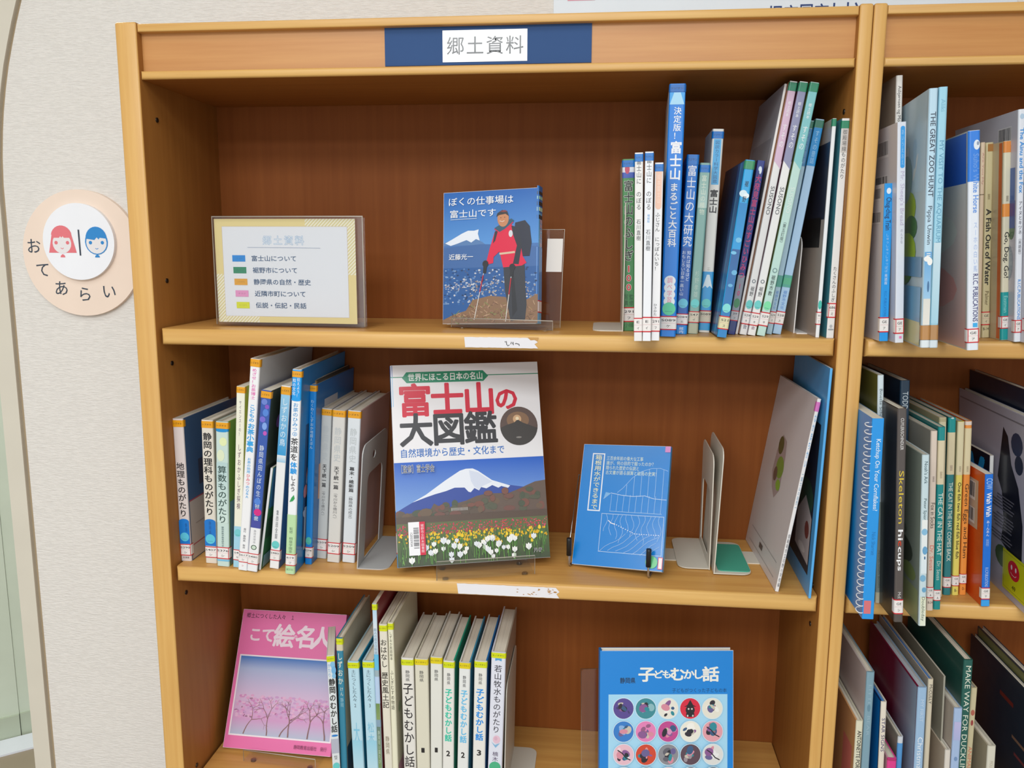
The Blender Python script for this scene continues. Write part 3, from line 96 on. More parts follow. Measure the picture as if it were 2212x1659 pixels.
    ('hardcover_book', 'black-brown hardcover with yellow and white jumbled lettering, overhanging its shelf', 'books standing on the middle shelf of the right bookcase', 0.9597, -0.0583, 1.0967, 0.01, 0.2556, -3.4, 0.0, 0.2643, True, '#564f4c', '#2b2929', '#564f4c', '#e4ddcd', [('X', 'CUYLER/SCHINDLER', 0.2078, 0.2449, '#dcdad8', 0.36, 0, 0.01), ('X', 'Skeleton', 0.1206, 0.1834, '#e2c648', 0.56, 0, 0.0), ('X', 'hi', 0.1005, 0.1133, '#f4f4f6', 0.56, 0, 0.02), ('X', 'c', 0.0937, 0.0999, '#d8452c', 0.5, 0, 0.02), ('X', 'cups', 0.0633, 0.0926, '#f4f4f6', 0.5, 0, 0.02), ('X', 'McE', 0.0291, 0.0371, '#d8d6d4', 0.36, 0, 0.0), ('L', 0.0099, 0.0282, 'GE', 'シ', 'bands', '#f0ebe8')], (), (), ''),
    ('hardcover_book', 'light blue ark picture book with painted waves, overhanging its shelf', 'books standing on the middle shelf of the right bookcase', 0.9838, -0.0659, 1.0967, 0.008, 0.2047, -3.43, 0.0, 0.2719, True, '#c9dde3', '#8e9a90', '#c9dde3', '#e4ddcd', [('X', "Noah's Ark", 0.1711, 0.197, '#2f505a', 0.5, 0, 0.0), ('X', 'Peter Spier', 0.1285, 0.1537, '#3f5a60', 0.42, 0, 0.0), ('G', 0.0641, 0.1285, '#dceaf0', '#eef2f0'), ('E', 0.1142, '#8cc0e0', 0.4, 0.004, 0), ('E', 0.092, '#6fa8d0', 0.35, 0.005, 0.1), ('E', 0.0831, '#3f6f9a', 0.1, 0.002, 0.1), ('E', 0.0585, '#7fb4d4', 0.4, 0.004, -0.1), ('E', 0.0444, '#6fa8cc', 0.3, 0.003, 0.1), ('G', 0.0, 0.0359, '#e6ead8', '#dfe4cc'), ('X', 'Doubleday', 0.0063, 0.0359, '#44584c', 0.44, 0, 0.0)], [('r', 0, 1, 0.0, 0.2, '#9aa67a'), ('e', 0.2, 0.38, 0.12, 0.08, '#4a544a'), ('e', 0.35, 0.5, 0.2, 0.06, '#727c70'), ('e', 0.12, 0.27, 0.08, 0.05, '#8a9c64'), ('b', 8, '#6f7a60', '#a2ae8c', 0.0, 0.4)], (), ''),
    ('hardcover_book', 'pinkish cream hardcover with thin black title, between the ark book and teal books', 'books standing on the middle shelf of the right bookcase', 1.009, -0.0207, 1.0967, 0.0075, 0.223, -3.34, 0.0, 0.2267, True, '#e2d1c2', '#a8a498', '#e2d1c2', '#e4ddcd', [('X', 'BEGINNER BOOKS', 0.1613, 0.1681, '#7a6a68', 0.3, 0, 0.0), ('X', 'Fox in Socks', 0.1041, 0.1357, '#2a2020', 0.66, 0, 0.0), ('X', 'Dr. Seuss', 0.0511, 0.0827, '#e27c6c', 0.62, 0, 0.0), ('L', 0.016, 0.0301, 'GE', 'A', 'bands', '#f0ebe8'), ('H', 'B-24', 0.0104, '#4a3c3c', 0.003, 0.7, 0.0)], (), (), ''),
    ('hardcover_book', 'left one of the two teal hardcovers, with the larger pale title', 'books standing on the middle shelf of the right bookcase', 1.0187, -0.0169, 1.0967, 0.008, 0.2271, -3.29, 0.0, 0.165, True, '#1f8d8d', '#1f7c7c', '#1f8d8d', '#e4ddcd', [('B', 0.1574, 0.211, '#dfd2b2', 1, 0), ('X', 'BEGINNER BOOKS', 0.1651, 0.173, '#7a5a4a', 0.36, 0, 0.0), ('X', 'THE CAT IN THE HAT', 0.0689, 0.1469, '#d8e8e0', 0.66, 0, 0.012), ('X', 'Dr. Seuss', 0.0377, 0.0618, '#c8dcd4', 0.56, 0, 0.0), ('L', 0.0113, 0.0255, 'GE', 'A', 'bands', '#f0ebe8')], (), (), ''),
    ('hardcover_book', 'plain beige book recessed between the two teal hardcovers', 'books standing on the middle shelf of the right bookcase', 1.0358, 0.0228, 1.0967, 0.0086, 0.231, -3.49, 0.0, 0.165, True, '#d4c9a8', '#c4b894', '#d4c9a8', '#e4ddcd', [('B', 0.2258, 0.2304, '#b8ac88', 1, 0)], (), (), ''),
    ('hardcover_book', 'right one of the two teal hardcovers, with worn bright teal top', 'books standing on the middle shelf of the right bookcase', 1.0485, 0.03, 1.0967, 0.0089, 0.2299, -3.23, 0.0, 0.165, True, '#2f8086', '#1f6a6c', '#2f8086', '#e4ddcd', [('B', 0.2112, 0.2304, '#1f9494', 1, 0), ('E', 0.2292, '#c8dcd8', 0.2, 0.001, 0), ('B', 0.1577, 0.2112, '#e0d3b0', 1, 0), ('X', 'BEGINNER BOOKS', 0.1624, 0.1695, '#7a4a5a', 0.36, 0, 0.0), ('X', 'THE CAT IN THE HAT COMES BACK', 0.045, 0.1476, '#dae6da', 0.56, 0, 0.012), ('L', 0.0099, 0.0241, 'GE', 'A', 'bands', '#f0ebe8')], (), (), ''),
    ('hardcover_book', 'yellow hardcover with cream top and long black fish title', 'books standing on the middle shelf of the right bookcase', 1.0589, 0.0304, 1.0967, 0.0079, 0.2251, -3.13, 0.0, 0.165, True, '#e9da72', '#d8cf9c', '#e9da72', '#e4ddcd', [('B', 0.1574, 0.2254, '#e2d7b2', 1, 0), ('X', 'BEGINNER BOOKS', 0.1615, 0.1686, '#7a6a58', 0.3, 0, 0.0), ('X', 'One fish two fish red fish blue fish', 0.049, 0.1479, '#1b1b1b', 0.5, 0, 0.012), ('L', 0.0123, 0.0263, 'GE', 'A', 'bands', '#f0ebe8'), ('H', 'B-', 0.0066, '#3a3428', 0.004, 0.4, 0.0)], (), (), ''),
    ('hardcover_book', 'orange hardcover with cream panel and curly black title, right of the yellow one', 'books standing on the middle shelf of the right bookcase', 1.0689, 0.033, 1.0967, 0.0079, 0.2254, -3.17, 0.0, 0.165, True, '#f29c52', '#d8603c', '#f29c52', '#e4ddcd', [('B', 0.2204, 0.2251, '#e8d8cc', 1, 0), ('B', 0.1576, 0.2164, '#e4d6b0', 1, 0), ('X', 'BEGINNER BOOKS', 0.1611, 0.1682, '#7a6a58', 0.3, 0, 0.0), ('X', 'Green Eggs and Ham', 0.0491, 0.1457, '#30221a', 0.6, 0, 0.0), ('L', 0.0146, 0.0282, 'GE', 'A', 'bands', '#f0ebe8'), ('H', 'O-', 0.0084, '#3a3428', 0.004, 0.4, 0.0)], (), (), ''),
    ('picture_book', 'short blue book with orange-red cover, standing apart near the white picture book', 'books standing on the middle shelf of the right bookcase', 1.0817, -0.0002, 1.0967, 0.0093, 0.1675, -3.64, 0.0, 0.165, False, '#2c76da', '#dd5a30', '#2c76da', '#e4ddcd', [('X', 'COW', 0.1488, 0.1626, '#b8d4f6', 0.8, 0, 0.0), ('X', 'Wah Wah', 0.1146, 0.1448, '#f4f4f6', 0.62, 0, 0.02), ('V', 'あーんあん', 0.0895, 0.11, '#f4f4f6', 0.42, 0, 0.0, None, 0.05), ('V', '（英語版）', 0.0754, 0.0883, '#a8c8f0', 0.42, 0, 0.0, None, 0.05), ('X', 'R.I.C.PUBLICATIONS', 0.0255, 0.05, '#c8dcf6', 0.4, 0, 0.0), ('L', 0.009, 0.0243, 'GE', 'ヤ', 'bands', '#f0ebe8'), ('B', 0.0003, 0.0081, '#4aa8f0', 1, 0)], [('r', 0.1, 0.8, 0.55, 0.92, '#c8b4a4'), ('bar', 0.15, 0.5, 0.76, 0.9), ('bar', 0.15, 0.5, 0.58, 0.7)], (), ''),
    ('picture_book', 'thin black-and-white striped book with a blue letter on its black cover', 'books standing on the middle shelf of the right bookcase', 1.114, 0.0677, 1.0967, 0.0046, 0.1746, -3.54, 0.0, 0.1383, False, '#ececea', '#1c1c22', '#ececea', '#e4ddcd', [('B', 0.124, 0.1522, '#dcdcdc', 1, 0), ('B', 0.0999, 0.1252, '#16182c', 1, 0), ('B', 0.0475, 0.0738, '#16182c', 1, 0), ('B', 0.0, 0.0165, '#6a3a40', 1, 0)], [('t', 'W', 0.1, 0.72, 0.62, 0.96, '#3fb0ea')], (), ''),
    ('hardcover_book', 'large white picture book with black bear shapes and a yellow smiley sticker', 'books standing on the middle shelf of the right bookcase', 1.1232, -0.0313, 1.0967, 0.0092, 0.2395, -4.13, 3.0, 0.2373, True, '#cfd0dc', '#c0bccb', '#cfd0dc', '#e4ddcd', [], [('r', 0, 1, 0.95, 0.958, '#8a8690'), ('pg', [(0.42, 0.62), (0.36, 0.55), (0.33, 0.4), (0.36, 0.28), (0.1, 0.2), (0.1, 0.44), (0.16, 0.62), (0.25, 0.72), (0.3, 0.86), (0.36, 0.9)], '#191b24'), ('e', 0.19, 0.84, 0.07, 0.06, '#33415f'), ('e', 0.16, 0.74, 0.05, 0.05, '#2b3348'), ('e', 0.33, 0.2, 0.1, 0.06, '#4c6a3c'), ('ln', 0.2, 0.5, 0.27, 0.53, 15, '#77757e')], (), 's'),
    ('hardcover_book', 'dark navy book behind the large white bear-shape picture book', 'books standing on the middle shelf of the right bookcase', 1.1375, -0.0296, 1.0967, 0.0087, 0.2665, -4.31, 3.0, 0.2356, True, '#1c2c48', '#16243c', '#1c2c48', '#e4ddcd', [], (), (), ''),
    ('hardcover_book', 'cream-spined book with bold black name and orange-beige cover, lower right shelf', 'books standing on the lower shelf of the right bookcase', 0.9451, -0.004, 0.767, 0.0087, 0.1694, -0.7, 0.0, 0.19, True, '#dfdcc4', '#dca674', '#dfdcc4', '#e4ddcd', [('X', 'ANTOINETTE PORTIS', 0.0957, 0.156, '#26262a', 0.6, 0, 0.015)], [('r', 0.05, 0.25, 0.35, 0.75, '#e2867a'), ('r', 0.05, 0.28, 0.1, 0.3, '#d87a70')], (), ''),
    ('hardcover_book', 'grey-blue-spined hardcover with a white cover, tallest at the lower shelf left end', 'books standing on the lower shelf of the right bookcase', 0.9566, -0.002, 0.767, 0.0099, 0.2358, -1.02, 0.0, 0.19, True, '#82a3b3', '#d3c7c5', '#82a3b3', '#e4ddcd', [('X', 'LITTLE  BEAR', 0.1484, 0.2185, '#9ab6c4', 0.4, 0, 0.0), ('E', 0.1868, '#6a8ea0', 0.2, 0.005, 0)], (), (), ''),
    ('hardcover_book', 'cream-spined star book with royal blue cover and blue page tops', 'books standing on the lower shelf of the right bookcase', 0.9778, -0.002, 0.767, 0.0072, 0.1964, -1.88, 0.0, 0.19, True, '#e7decf', '#173466', '#e7decf', '#3a8ad8', [('X', 'STAR SIGNS', 0.1279, 0.1741, '#3a3a6c', 0.6, 0, 0.0)], [('r', 0, 0.2, 0, 1, '#2f86d4'), ('r', 0.2, 0.4, 0, 1, '#1f5aa4')], (), ''),
    ('hardcover_book', 'small grey-covered book, pale spine turning blue, between star and maroon books', 'books standing on the lower shelf of the right bookcase', 1.0029, 0.01, 0.767, 0.0067, 0.1426, -1.24, 0.0, 0.19, True, '#d4d9df', '#8d8a80', '#d4d9df', '#e4ddcd', [('B', 0.0919, 0.1338, '#5f9fd9', 1, 0)], (), (), ''),
    ('hardcover_book', 'low hot-pink book at the bottom image edge, in front of the small grey cover', 'books standing on the lower shelf of the right bookcase', 0.9882, -0.004, 0.767, 0.0114, 0.1202, -0.89, 0.0, 0.19, True, '#e24c93', '#d8a8b4', '#e24c93', '#e4ddcd', [('B', 0.117, 0.1202, '#b83a70', 1, 0)], (), (), ''),
    ('hardcover_book', 'maroon-covered hardcover with light blue spine and white festive script', 'books standing on the lower shelf of the right bookcase', 1.0225, -0.004, 0.767, 0.011, 0.22, -1.81, 0.0, 0.19, True, '#a0c0df', '#7c1c3e', '#a0c0df', '#c0c8d4', [('X', 'MY FIRST', 0.1734, 0.2037, '#c4d8ec', 0.4, 0, 0.0), ('X', 'Christmas', 0.1041, 0.1524, '#eef4fa', 0.6, 0, 0.0)], [('g2', 0, 0.45, 0, 1, '#9fb4cc', '#7c1c3e')], (), ''),
    ('hardcover_book', 'thin cream-spined book with bright blue page tops, touching the maroon book', 'books standing on the lower shelf of the right bookcase', 1.0386, 0.012, 0.767, 0.0066, 0.2235, -1.89, 0.0, 0.19, True, '#dfd4bc', '#c8beb0', '#dfd4bc', '#2f86e0', [('X', 'McCULLY', 0.1898, 0.2161, '#35353a', 0.56, 0, 0.0)], (), (), ''),
    ('hardcover_book', 'lavender-blue-spined hardcover with beige cover, left of the dark green book', 'books standing on the lower shelf of the right bookcase', 1.0669, -0.004, 0.767, 0.01, 0.1947, -1.83, 0.0, 0.19, True, '#a9c0e2', '#c3b6a9', '#a9c0e2', '#e4ddcd', [('G', 0.1511, 0.1764, '#b0b8e0', '#c0bce4'), ('E', 0.1256, '#7a98c0', 0.2, 0.003, 0)], (), (), ''),
    ('booklet', 'thin clouded grey booklet behind the lavender-blue spine', 'books standing on the lower shelf of the right bookcase', 1.0598, 0.02, 0.767, 0.0024, 0.2246, -2.3, 0.0, 0.186, False, '#aaa799', '#a5a294', '#aaa799', '#e4ddcd', [], (), (), ''),
    ('hardcover_book', 'small cream book, lowest in front of the lavender-blue spine', 'books standing on the lower shelf of the right bookcase', 1.0584, -0.004, 0.767, 0.0068, 0.137, -2.22, 0.0, 0.19, True, '#ded7cd', '#c9b9a6', '#ded7cd', '#e4ddcd', [], (), (), ''),
    ('hardcover_book', 'dark green hardcover with white serif capitals on the lower right shelf', 'books standing on the lower shelf of the right bookcase', 1.0765, 0.0, 0.767, 0.011, 0.2581, -1.72, 0.0, 0.19, True, '#205c54', '#1c5048', '#205c54', '#e4ddcd', [('X', 'MAKE WAY FOR DUCKLINGS', 0.0913, 0.2504, '#e0e4d3', 0.6, 0, 0.0)], (), (), ''),
    ('hardcover_book', 'worn cream book with red marks, right of the dark green hardcover', 'books standing on the lower shelf of the right bookcase', 1.0889, 0.012, 0.767, 0.0077, 0.215, -1.16, 0.0, 0.19, True, '#d1c6a2', '#bfb08c', '#d1c6a2', '#e4ddcd', [('E', 0.1811, '#b86a5a', 0.3, 0.004, 0), ('E', 0.1671, '#a04a48', 0.2, 0.004, 0), ('X', 'ANIMALS', 0.0972, 0.1342, '#d8846a', 0.6, 0, 0.0)], (), (), ''),
    ('hardcover_book', 'small greyish white book with beige cover, left of the big navy covers', 'books standing on the lower shelf of the right bookcase', 1.1113, -0.002, 0.767, 0.01, 0.1451, -2.08, 0.0, 0.19, True, '#dad6c6', '#b8ae98', '#dad6c6', '#e4ddcd', [('X', 'MOUSE', 0.1115, 0.1244, '#b8ae98', 0.4, 0, 0.0)], (), (), ''),
    ('hardcover_book', 'large navy cover with faint red lettering, lower right corner', 'books standing on the lower shelf of the right bookcase', 1.1689, 0.0, 0.767, 0.0077, 0.2066, -2.91, 0.0, 0.19, True, '#1d2c3c', '#16283a', '#1d2c3c', '#e4ddcd', [], [('r', 0.3, 0.5, 0.8, 0.83, '#7a2c28'), ('r', 0.12, 0.3, 0.6, 0.62, '#8a6a58'), ('r', 0.1, 0.26, 0.5, 0.52, '#7a3a40'), ('r', 0.05, 0.2, 0.42, 0.44, '#8a3038')], (), ''),
    ('hardcover_book', 'large grey-navy cover with an olive top band, rearmost in the lower right corner', 'books standing on the lower shelf of the right bookcase', 1.1784, 0.0, 0.767, 0.0091, 0.219, -2.86, 0.0, 0.19, True, '#3a4656', '#39434f', '#3a4656', '#e4ddcd', [], [('r', 0, 1, 0.9, 1, '#8a8a58')], (), ''),
    ('booklet', 'thin white school booklet leaning hard right, small green drawing on its cover', 'books standing on the middle shelf of the left bookcase', 0.8352, 0.0155, 1.0967, 0.0045, 0.254, 8.5, -1.5, 0.193, False, '#ece9e8', '#d9d2d2', '#d9d2d2', '#e8e4dc', [('T', 0.238, 0.25, '#d87ac0', ''), ('V', 'なかまちかい', 0.165, 0.235, '#4aa0d8', 0.7, 0, 0.0, None, 0), ('V', '一富士山の自然一', 0.11, 0.16, '#6a9ab8', 0.6, 0, 0.0, None, 0), ('V', '御殿場市立印野小学校編', 0.006, 0.078, '#5a5a60', 0.62, 0, 0.0, None, 0)], [('pg', [(0.42, 0.62), (0.46, 0.7), (0.58, 0.72), (0.66, 0.62), (0.68, 0.5), (0.6, 0.42), (0.5, 0.38), (0.4, 0.44)], '#b0a0a0'), ('e', 0.5, 0.55, 0.1, 0.06, '#7fa04a'), ('e', 0.58, 0.66, 0.07, 0.05, '#4f5a34'), ('e', 0.46, 0.46, 0.06, 0.03, '#8fb84a'), ('e', 0.58, 0.5, 0.05, 0.04, '#6a5a50'), ('r', 0.1, 0.9, 0.12, 0.124, '#a8a0a0'), ('r', 0.1, 0.9, 0.04, 0.044, '#b0a8a8'), ('r', 0.5, 0.6, 0.07, 0.1, '#5a5456')], (), ''),
    ('booklet', 'thin light blue booklet with dark photo cover, leaning against the side panel', 'books standing on the middle shelf of the left bookcase', 0.8722, -0.0006, 1.0967, 0.0032, 0.292, 1.5, 1.2, 0.2, False, '#62b2ec', '#5aa8e4', '#5aa8e4', '#e8e4dc', [], [('r', 0.08, 1, 0.08, 0.75, '#1c2438'), ('e', 0.3, 0.4, 0.2, 0.08, '#2c5040'), ('e', 0.5, 0.6, 0.3, 0.08, '#22304c'), ('pg', [(0.1, 0.12), (0.1, 0.33), (0.3, 0.4), (0.5, 0.3), (0.5, 0.14)], '#c8bcbc'), ('e', 0.2, 0.26, 0.06, 0.04, '#8a4a44'), ('e', 0.3, 0.16, 0.1, 0.02, '#e8dedc')], (), ''),
]
# ------------------------------------------------------------------ helpers
COL = bpy.context.collection
def lin(h):
    h = h.lstrip('#'); o = []
    for i in (0, 2, 4):
        c = int(h[i:i+2], 16)/255
        o.append(c/12.92 if c <= .04045 else ((c+.055)/1.055)**2.4)
    return (o[0], o[1], o[2], 1.0)
def mixc(a, b, t): return tuple(a[i]*(1-t)+b[i]*t for i in range(4))
def new_mat(name):
    m = bpy.data.materials.new(name); m.use_nodes = True
    nt = m.node_tree; return m, nt, nt.nodes['Principled BSDF']
def plain(name, col, rough=.5, metal=0, bump=0, bscale=300, spec=.5):
    m, nt, b = new_mat(name)
    b.inputs['Roughness'].default_value = rough; b.inputs['Metallic'].default_value = metal
    b.inputs['Specular IOR Level'].default_value = spec
    c = lin(col); n = nt.nodes.new('ShaderNodeTexNoise'); n.inputs['Scale'].default_value = 14
    tc = nt.nodes.new('ShaderNodeTexCoord'); nt.links.new(tc.outputs['Object'], n.inputs['Vector'])
    r = nt.nodes.new('ShaderNodeValToRGB'); nt.links.new(n.outputs['Fac'], r.inputs['Fac'])
    r.color_ramp.elements[0].color = tuple(x*.95 for x in c[:3])+(1,); r.color_ramp.elements[1].color = tuple(min(1, x*1.04) for x in c[:3])+(1,)
    nt.links.new(r.outputs['Color'], b.inputs['Base Color'])
    if bump:
        n2 = nt.nodes.new('ShaderNodeTexNoise'); n2.inputs['Scale'].default_value = bscale
        nt.links.new(tc.outputs['Object'], n2.inputs['Vector'])
        bp = nt.nodes.new('ShaderNodeBump'); bp.inputs['Strength'].default_value = bump; bp.inputs['Distance'].default_value = .001
        nt.links.new(n2.outputs['Fac'], bp.inputs['Height']); nt.links.new(bp.outputs['Normal'], b.inputs['Normal'])
    return m
def wood(name, axis, c0, c1, rough=.38, spec=.45):
    m, nt, b = new_mat(name)
    tc = nt.nodes.new('ShaderNodeTexCoord'); mp = nt.nodes.new('ShaderNodeMapping')
    mp.inputs['Scale'].default_value = {'x': (2.2, 60, 60), 'z': (60, 60, 2.2), 'y': (60, 2.2, 60)}[axis]
    nt.links.new(tc.outputs['Object'], mp.inputs['Vector'])
    n = nt.nodes.new('ShaderNodeTexNoise'); n.inputs['Scale'].default_value = 1.6; n.inputs['Detail'].default_value = 6; n.inputs['Roughness'].default_value = .6
    nt.links.new(mp.outputs['Vector'], n.inputs['Vector'])
    n3 = nt.nodes.new('ShaderNodeTexNoise'); n3.inputs['Scale'].default_value = 3.5; n3.inputs['Detail'].default_value = 2
    nt.links.new(tc.outputs['Object'], n3.inputs['Vector'])
    mx = nt.nodes.new('ShaderNodeMath'); mx.operation = 'MULTIPLY_ADD'; mx.inputs[1].default_value = .35
    nt.links.new(n3.outputs['Fac'], mx.inputs[0]); nt.links.new(n.outputs['Fac'], mx.inputs[2])
    r = nt.nodes.new('ShaderNodeValToRGB'); nt.links.new(mx.outputs[0], r.inputs['Fac'])
    r.color_ramp.elements[0].position = .42; r.color_ramp.elements[0].color = lin(c0)
    r.color_ramp.elements[1].position = .92; r.color_ramp.elements[1].color = lin(c1)
    nt.links.new(r.outputs['Color'], b.inputs['Base Color'])
    b.inputs['Roughness'].default_value = rough; b.inputs['Specular IOR Level'].default_value = spec
    bp = nt.nodes.new('ShaderNodeBump'); bp.inputs['Strength'].default_value = .06; bp.inputs['Distance'].default_value = .001
    nt.links.new(n.outputs['Fac'], bp.inputs['Height']); nt.links.new(bp.outputs['Normal'], b.inputs['Normal'])
    return m
def print_mat(name, rough, coat):
    m, nt, b = new_mat(name)
    a = nt.nodes.new('ShaderNodeAttribute'); a.attribute_name = 'print'
    tc = nt.nodes.new('ShaderNodeTexCoord'); n = nt.nodes.new('ShaderNodeTexNoise'); n.inputs['Scale'].default_value = 55
    nt.links.new(tc.outputs['Object'], n.inputs['Vector'])
    ink = nt.nodes.new('ShaderNodeHueSaturation'); ink.inputs['Value'].default_value = .86; ink.inputs['Saturation'].default_value = 1.04
    nt.links.new(a.outputs['Color'], ink.inputs['Color']); nt.links.new(ink.outputs['Color'], b.inputs['Base Color'])
    rr = nt.nodes.new('ShaderNodeMapRange'); rr.inputs['To Min'].default_value = rough*.85; rr.inputs['To Max'].default_value = rough*1.15
    nt.links.new(n.outputs['Fac'], rr.inputs['Value']); nt.links.new(rr.outputs['Result'], b.inputs['Roughness'])
    b.inputs['Coat Weight'].default_value = coat; b.inputs['Coat Roughness'].default_value = .12
    bp = nt.nodes.new('ShaderNodeBump'); bp.inputs['Strength'].default_value = .05; bp.inputs['Distance'].default_value = .0005
    nt.links.new(n.outputs['Fac'], bp.inputs['Height']); nt.links.new(bp.outputs['Normal'], b.inputs['Coat Normal'])
    return m
M_PRINT = print_mat('laminated_print', .42, .25); M_FILM = print_mat('crinkled_film_print', .25, .5); M_CARD = print_mat('matte_print', .6, 0)
def page_mat(name, col):
    m, nt, b = new_mat(name)
    tc = nt.nodes.new('ShaderNodeTexCoord'); w = nt.nodes.new('ShaderNodeTexNoise'); mp = nt.nodes.new('ShaderNodeMapping')
    mp.inputs['Scale'].default_value = (2600, 6, 6); nt.links.new(tc.outputs['Object'], mp.inputs['Vector']); nt.links.new(mp.outputs['Vector'], w.inputs['Vector'])
    w.inputs['Scale'].default_value = 1; r = nt.nodes.new('ShaderNodeValToRGB'); nt.links.new(w.outputs['Fac'], r.inputs['Fac']); c = lin(col)
    r.color_ramp.elements[0].position = .3; r.color_ramp.elements[0].color = tuple(x*.78 for x in c[:3])+(1,); r.color_ramp.elements[1].position = .7; r.color_ramp.elements[1].color = c
    nt.links.new(r.outputs['Color'], b.inputs['Base Color']); b.inputs['Roughness'].default_value = .8
    return m
PAGES = {}
def pages(col):
    if col not in PAGES: PAGES[col] = page_mat('page_edges', col)
    return PAGES[col]
def clear_mat(name, tint, alpha):
    m, nt, b = new_mat(name); nt.nodes.remove(b); o = nt.nodes['Material Output']
    t = nt.nodes.new('ShaderNodeBsdfTransparent'); t.inputs['Color'].default_value = tint
    g = nt.nodes.new('ShaderNodeBsdfGlossy'); g.inputs['Roughness'].default_value = .08
    n = nt.nodes.new('ShaderNodeTexNoise'); n.inputs['Scale'].default_value = 40
    d = nt.nodes.new('ShaderNodeBump'); d.inputs['Strength'].default_value = .03; nt.links.new(n.outputs['Fac'], d.inputs['Height']); nt.links.new(d.outputs['Normal'], g.inputs['Normal'])
    f = nt.nodes.new('ShaderNodeLayerWeight'); f.inputs['Blend'].default_value = .25
    pw = nt.nodes.new('ShaderNodeMath'); pw.operation = 'POWER'; pw.inputs[1].default_value = 3; nt.links.new(f.outputs['Facing'], pw.inputs[0])
    ad = nt.nodes.new('ShaderNodeMath'); ad.operation = 'MULTIPLY_ADD'; ad.inputs[1].default_value = .35; ad.inputs[2].default_value = alpha; nt.links.new(pw.outputs[0], ad.inputs[0])
    mx = nt.nodes.new('ShaderNodeMixShader'); nt.links.new(ad.outputs[0], mx.inputs[0]); nt.links.new(t.outputs[0], mx.inputs[1]); nt.links.new(g.outputs[0], mx.inputs[2])
    nt.links.new(mx.outputs[0], o.inputs['Surface']); return m
M_CLEAR = clear_mat('clear_acrylic', (.985, .985, .98, 1), .05)
M_CLEAR_EDGE = plain('acrylic_edge', '#b9b2a6', .15)
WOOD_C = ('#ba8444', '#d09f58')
M_WX = wood('beech_wood_along', 'x', *WOOD_C); M_WZ = wood('beech_wood_upright', 'z', *WOOD_C)
M_EDGE = wood('beech_edge_band', 'z', '#c4934f', '#d6ab66'); M_EDGEX = wood('beech_edge_band_along', 'x', '#c4934f', '#d8ae68')
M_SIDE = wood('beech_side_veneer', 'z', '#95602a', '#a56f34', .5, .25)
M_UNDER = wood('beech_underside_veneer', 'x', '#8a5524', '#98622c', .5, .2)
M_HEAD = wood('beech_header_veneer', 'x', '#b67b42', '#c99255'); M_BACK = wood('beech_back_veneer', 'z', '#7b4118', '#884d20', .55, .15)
M_STEEL = plain('beige_painted_steel', '#cfcabd', .45); M_GREY = plain('grey_painted_steel', '#b4b5b4', .42)
M_BLACK = plain('black_rubber', '#17181a', .5); M_WIRE = plain('chrome_wire', '#b8b8b8', .25, .9)
M_FELT = plain('green_pad', '#3f9c84', .75, 0, .3, 900); M_PIN = plain('dark_pin', '#3a332c', .3, .7)
M_COIL = plain('white_coil', '#e8e6e2', .35)

def tag(o, label=None, cat=None, group=None, kind=None):
    for k, v in (('label', label), ('category', cat), ('group', group), ('kind', kind)):
        if v: o[k] = v
    return o
def empty(name, label, cat, loc=(0, 0, 0), M=None, group=None):
    o = bpy.data.objects.new(name, None); COL.objects.link(o); o.empty_display_size = .02
    o.matrix_world = M if M is not None else Matrix.Translation(loc)
    return tag(o, label, cat, group)
def link(name, me, parent=None, mats=()):
    o = bpy.data.objects.new(name, me); COL.objects.link(o)
    for m in mats: me.materials.append(m)
    if parent is not None: o.parent = parent
    return o
def box(name, x0, x1, y0, y1, z0, z1, mat, parent=None, bev=0, seg=2, front=False, mats=None):
    bm = bmesh.new(); bmesh.ops.create_cube(bm, size=1)
    for v in bm.verts: v.co = Vector((x0+(v.co.x+.5)*(x1-x0), y0+(v.co.y+.5)*(y1-y0), z0+(v.co.z+.5)*(z1-z0)))
    if bev:
        es = [e for e in bm.edges if (not front) or all(abs(v.co.y-y0) < 1e-7 for v in e.verts)]
        bmesh.ops.bevel(bm, geom=es, offset=bev, segments=seg, affect='EDGES', profile=.5)
    me = bpy.data.meshes.new(name); bm.to_mesh(me); bm.free()
    o = link(name, me, parent, mats or [mat])
    if mats:
        for p in me.polygons: p.material_index = 1 if p.normal.y < -.4 else 0
    if bev and seg > 1:
        for p in me.polygons: p.use_smooth = seg > 2
        if seg > 2: me.set_sharp_from_angle(angle=math.radians(40))
    return o
def plate(name, loops, t, mapf, mat, parent=None):
    """sheet of thickness t from 2-D loops (first the outline, then holes); mapf(a, b, h) -> xyz"""
    vs = [Vector((a, b, 0)) for L in loops for a, b in L]
    tris = tessellate_polygon([[Vector((a, b, 0)) for a, b in L] for L in loops])
    n = len(vs); V = [mapf(v.x, v.y, 0) for v in vs]+[mapf(v.x, v.y, t) for v in vs]
    F = [tuple(q) for q in tris]+[tuple(i+n for i in reversed(q)) for q in tris]
    s = 0
    for L in loops:
        k = len(L)
        for i in range(k): F.append((s+i, s+(i+1) % k, s+(i+1) % k+n, s+i+n))
        s += k
    me = bpy.data.meshes.new(name); me.from_pydata(V, [], F); bm = bmesh.new(); bm.from_mesh(me)
    bmesh.ops.recalc_face_normals(bm, faces=bm.faces); bm.to_mesh(me); bm.free()
    return link(name, me, parent, [mat])
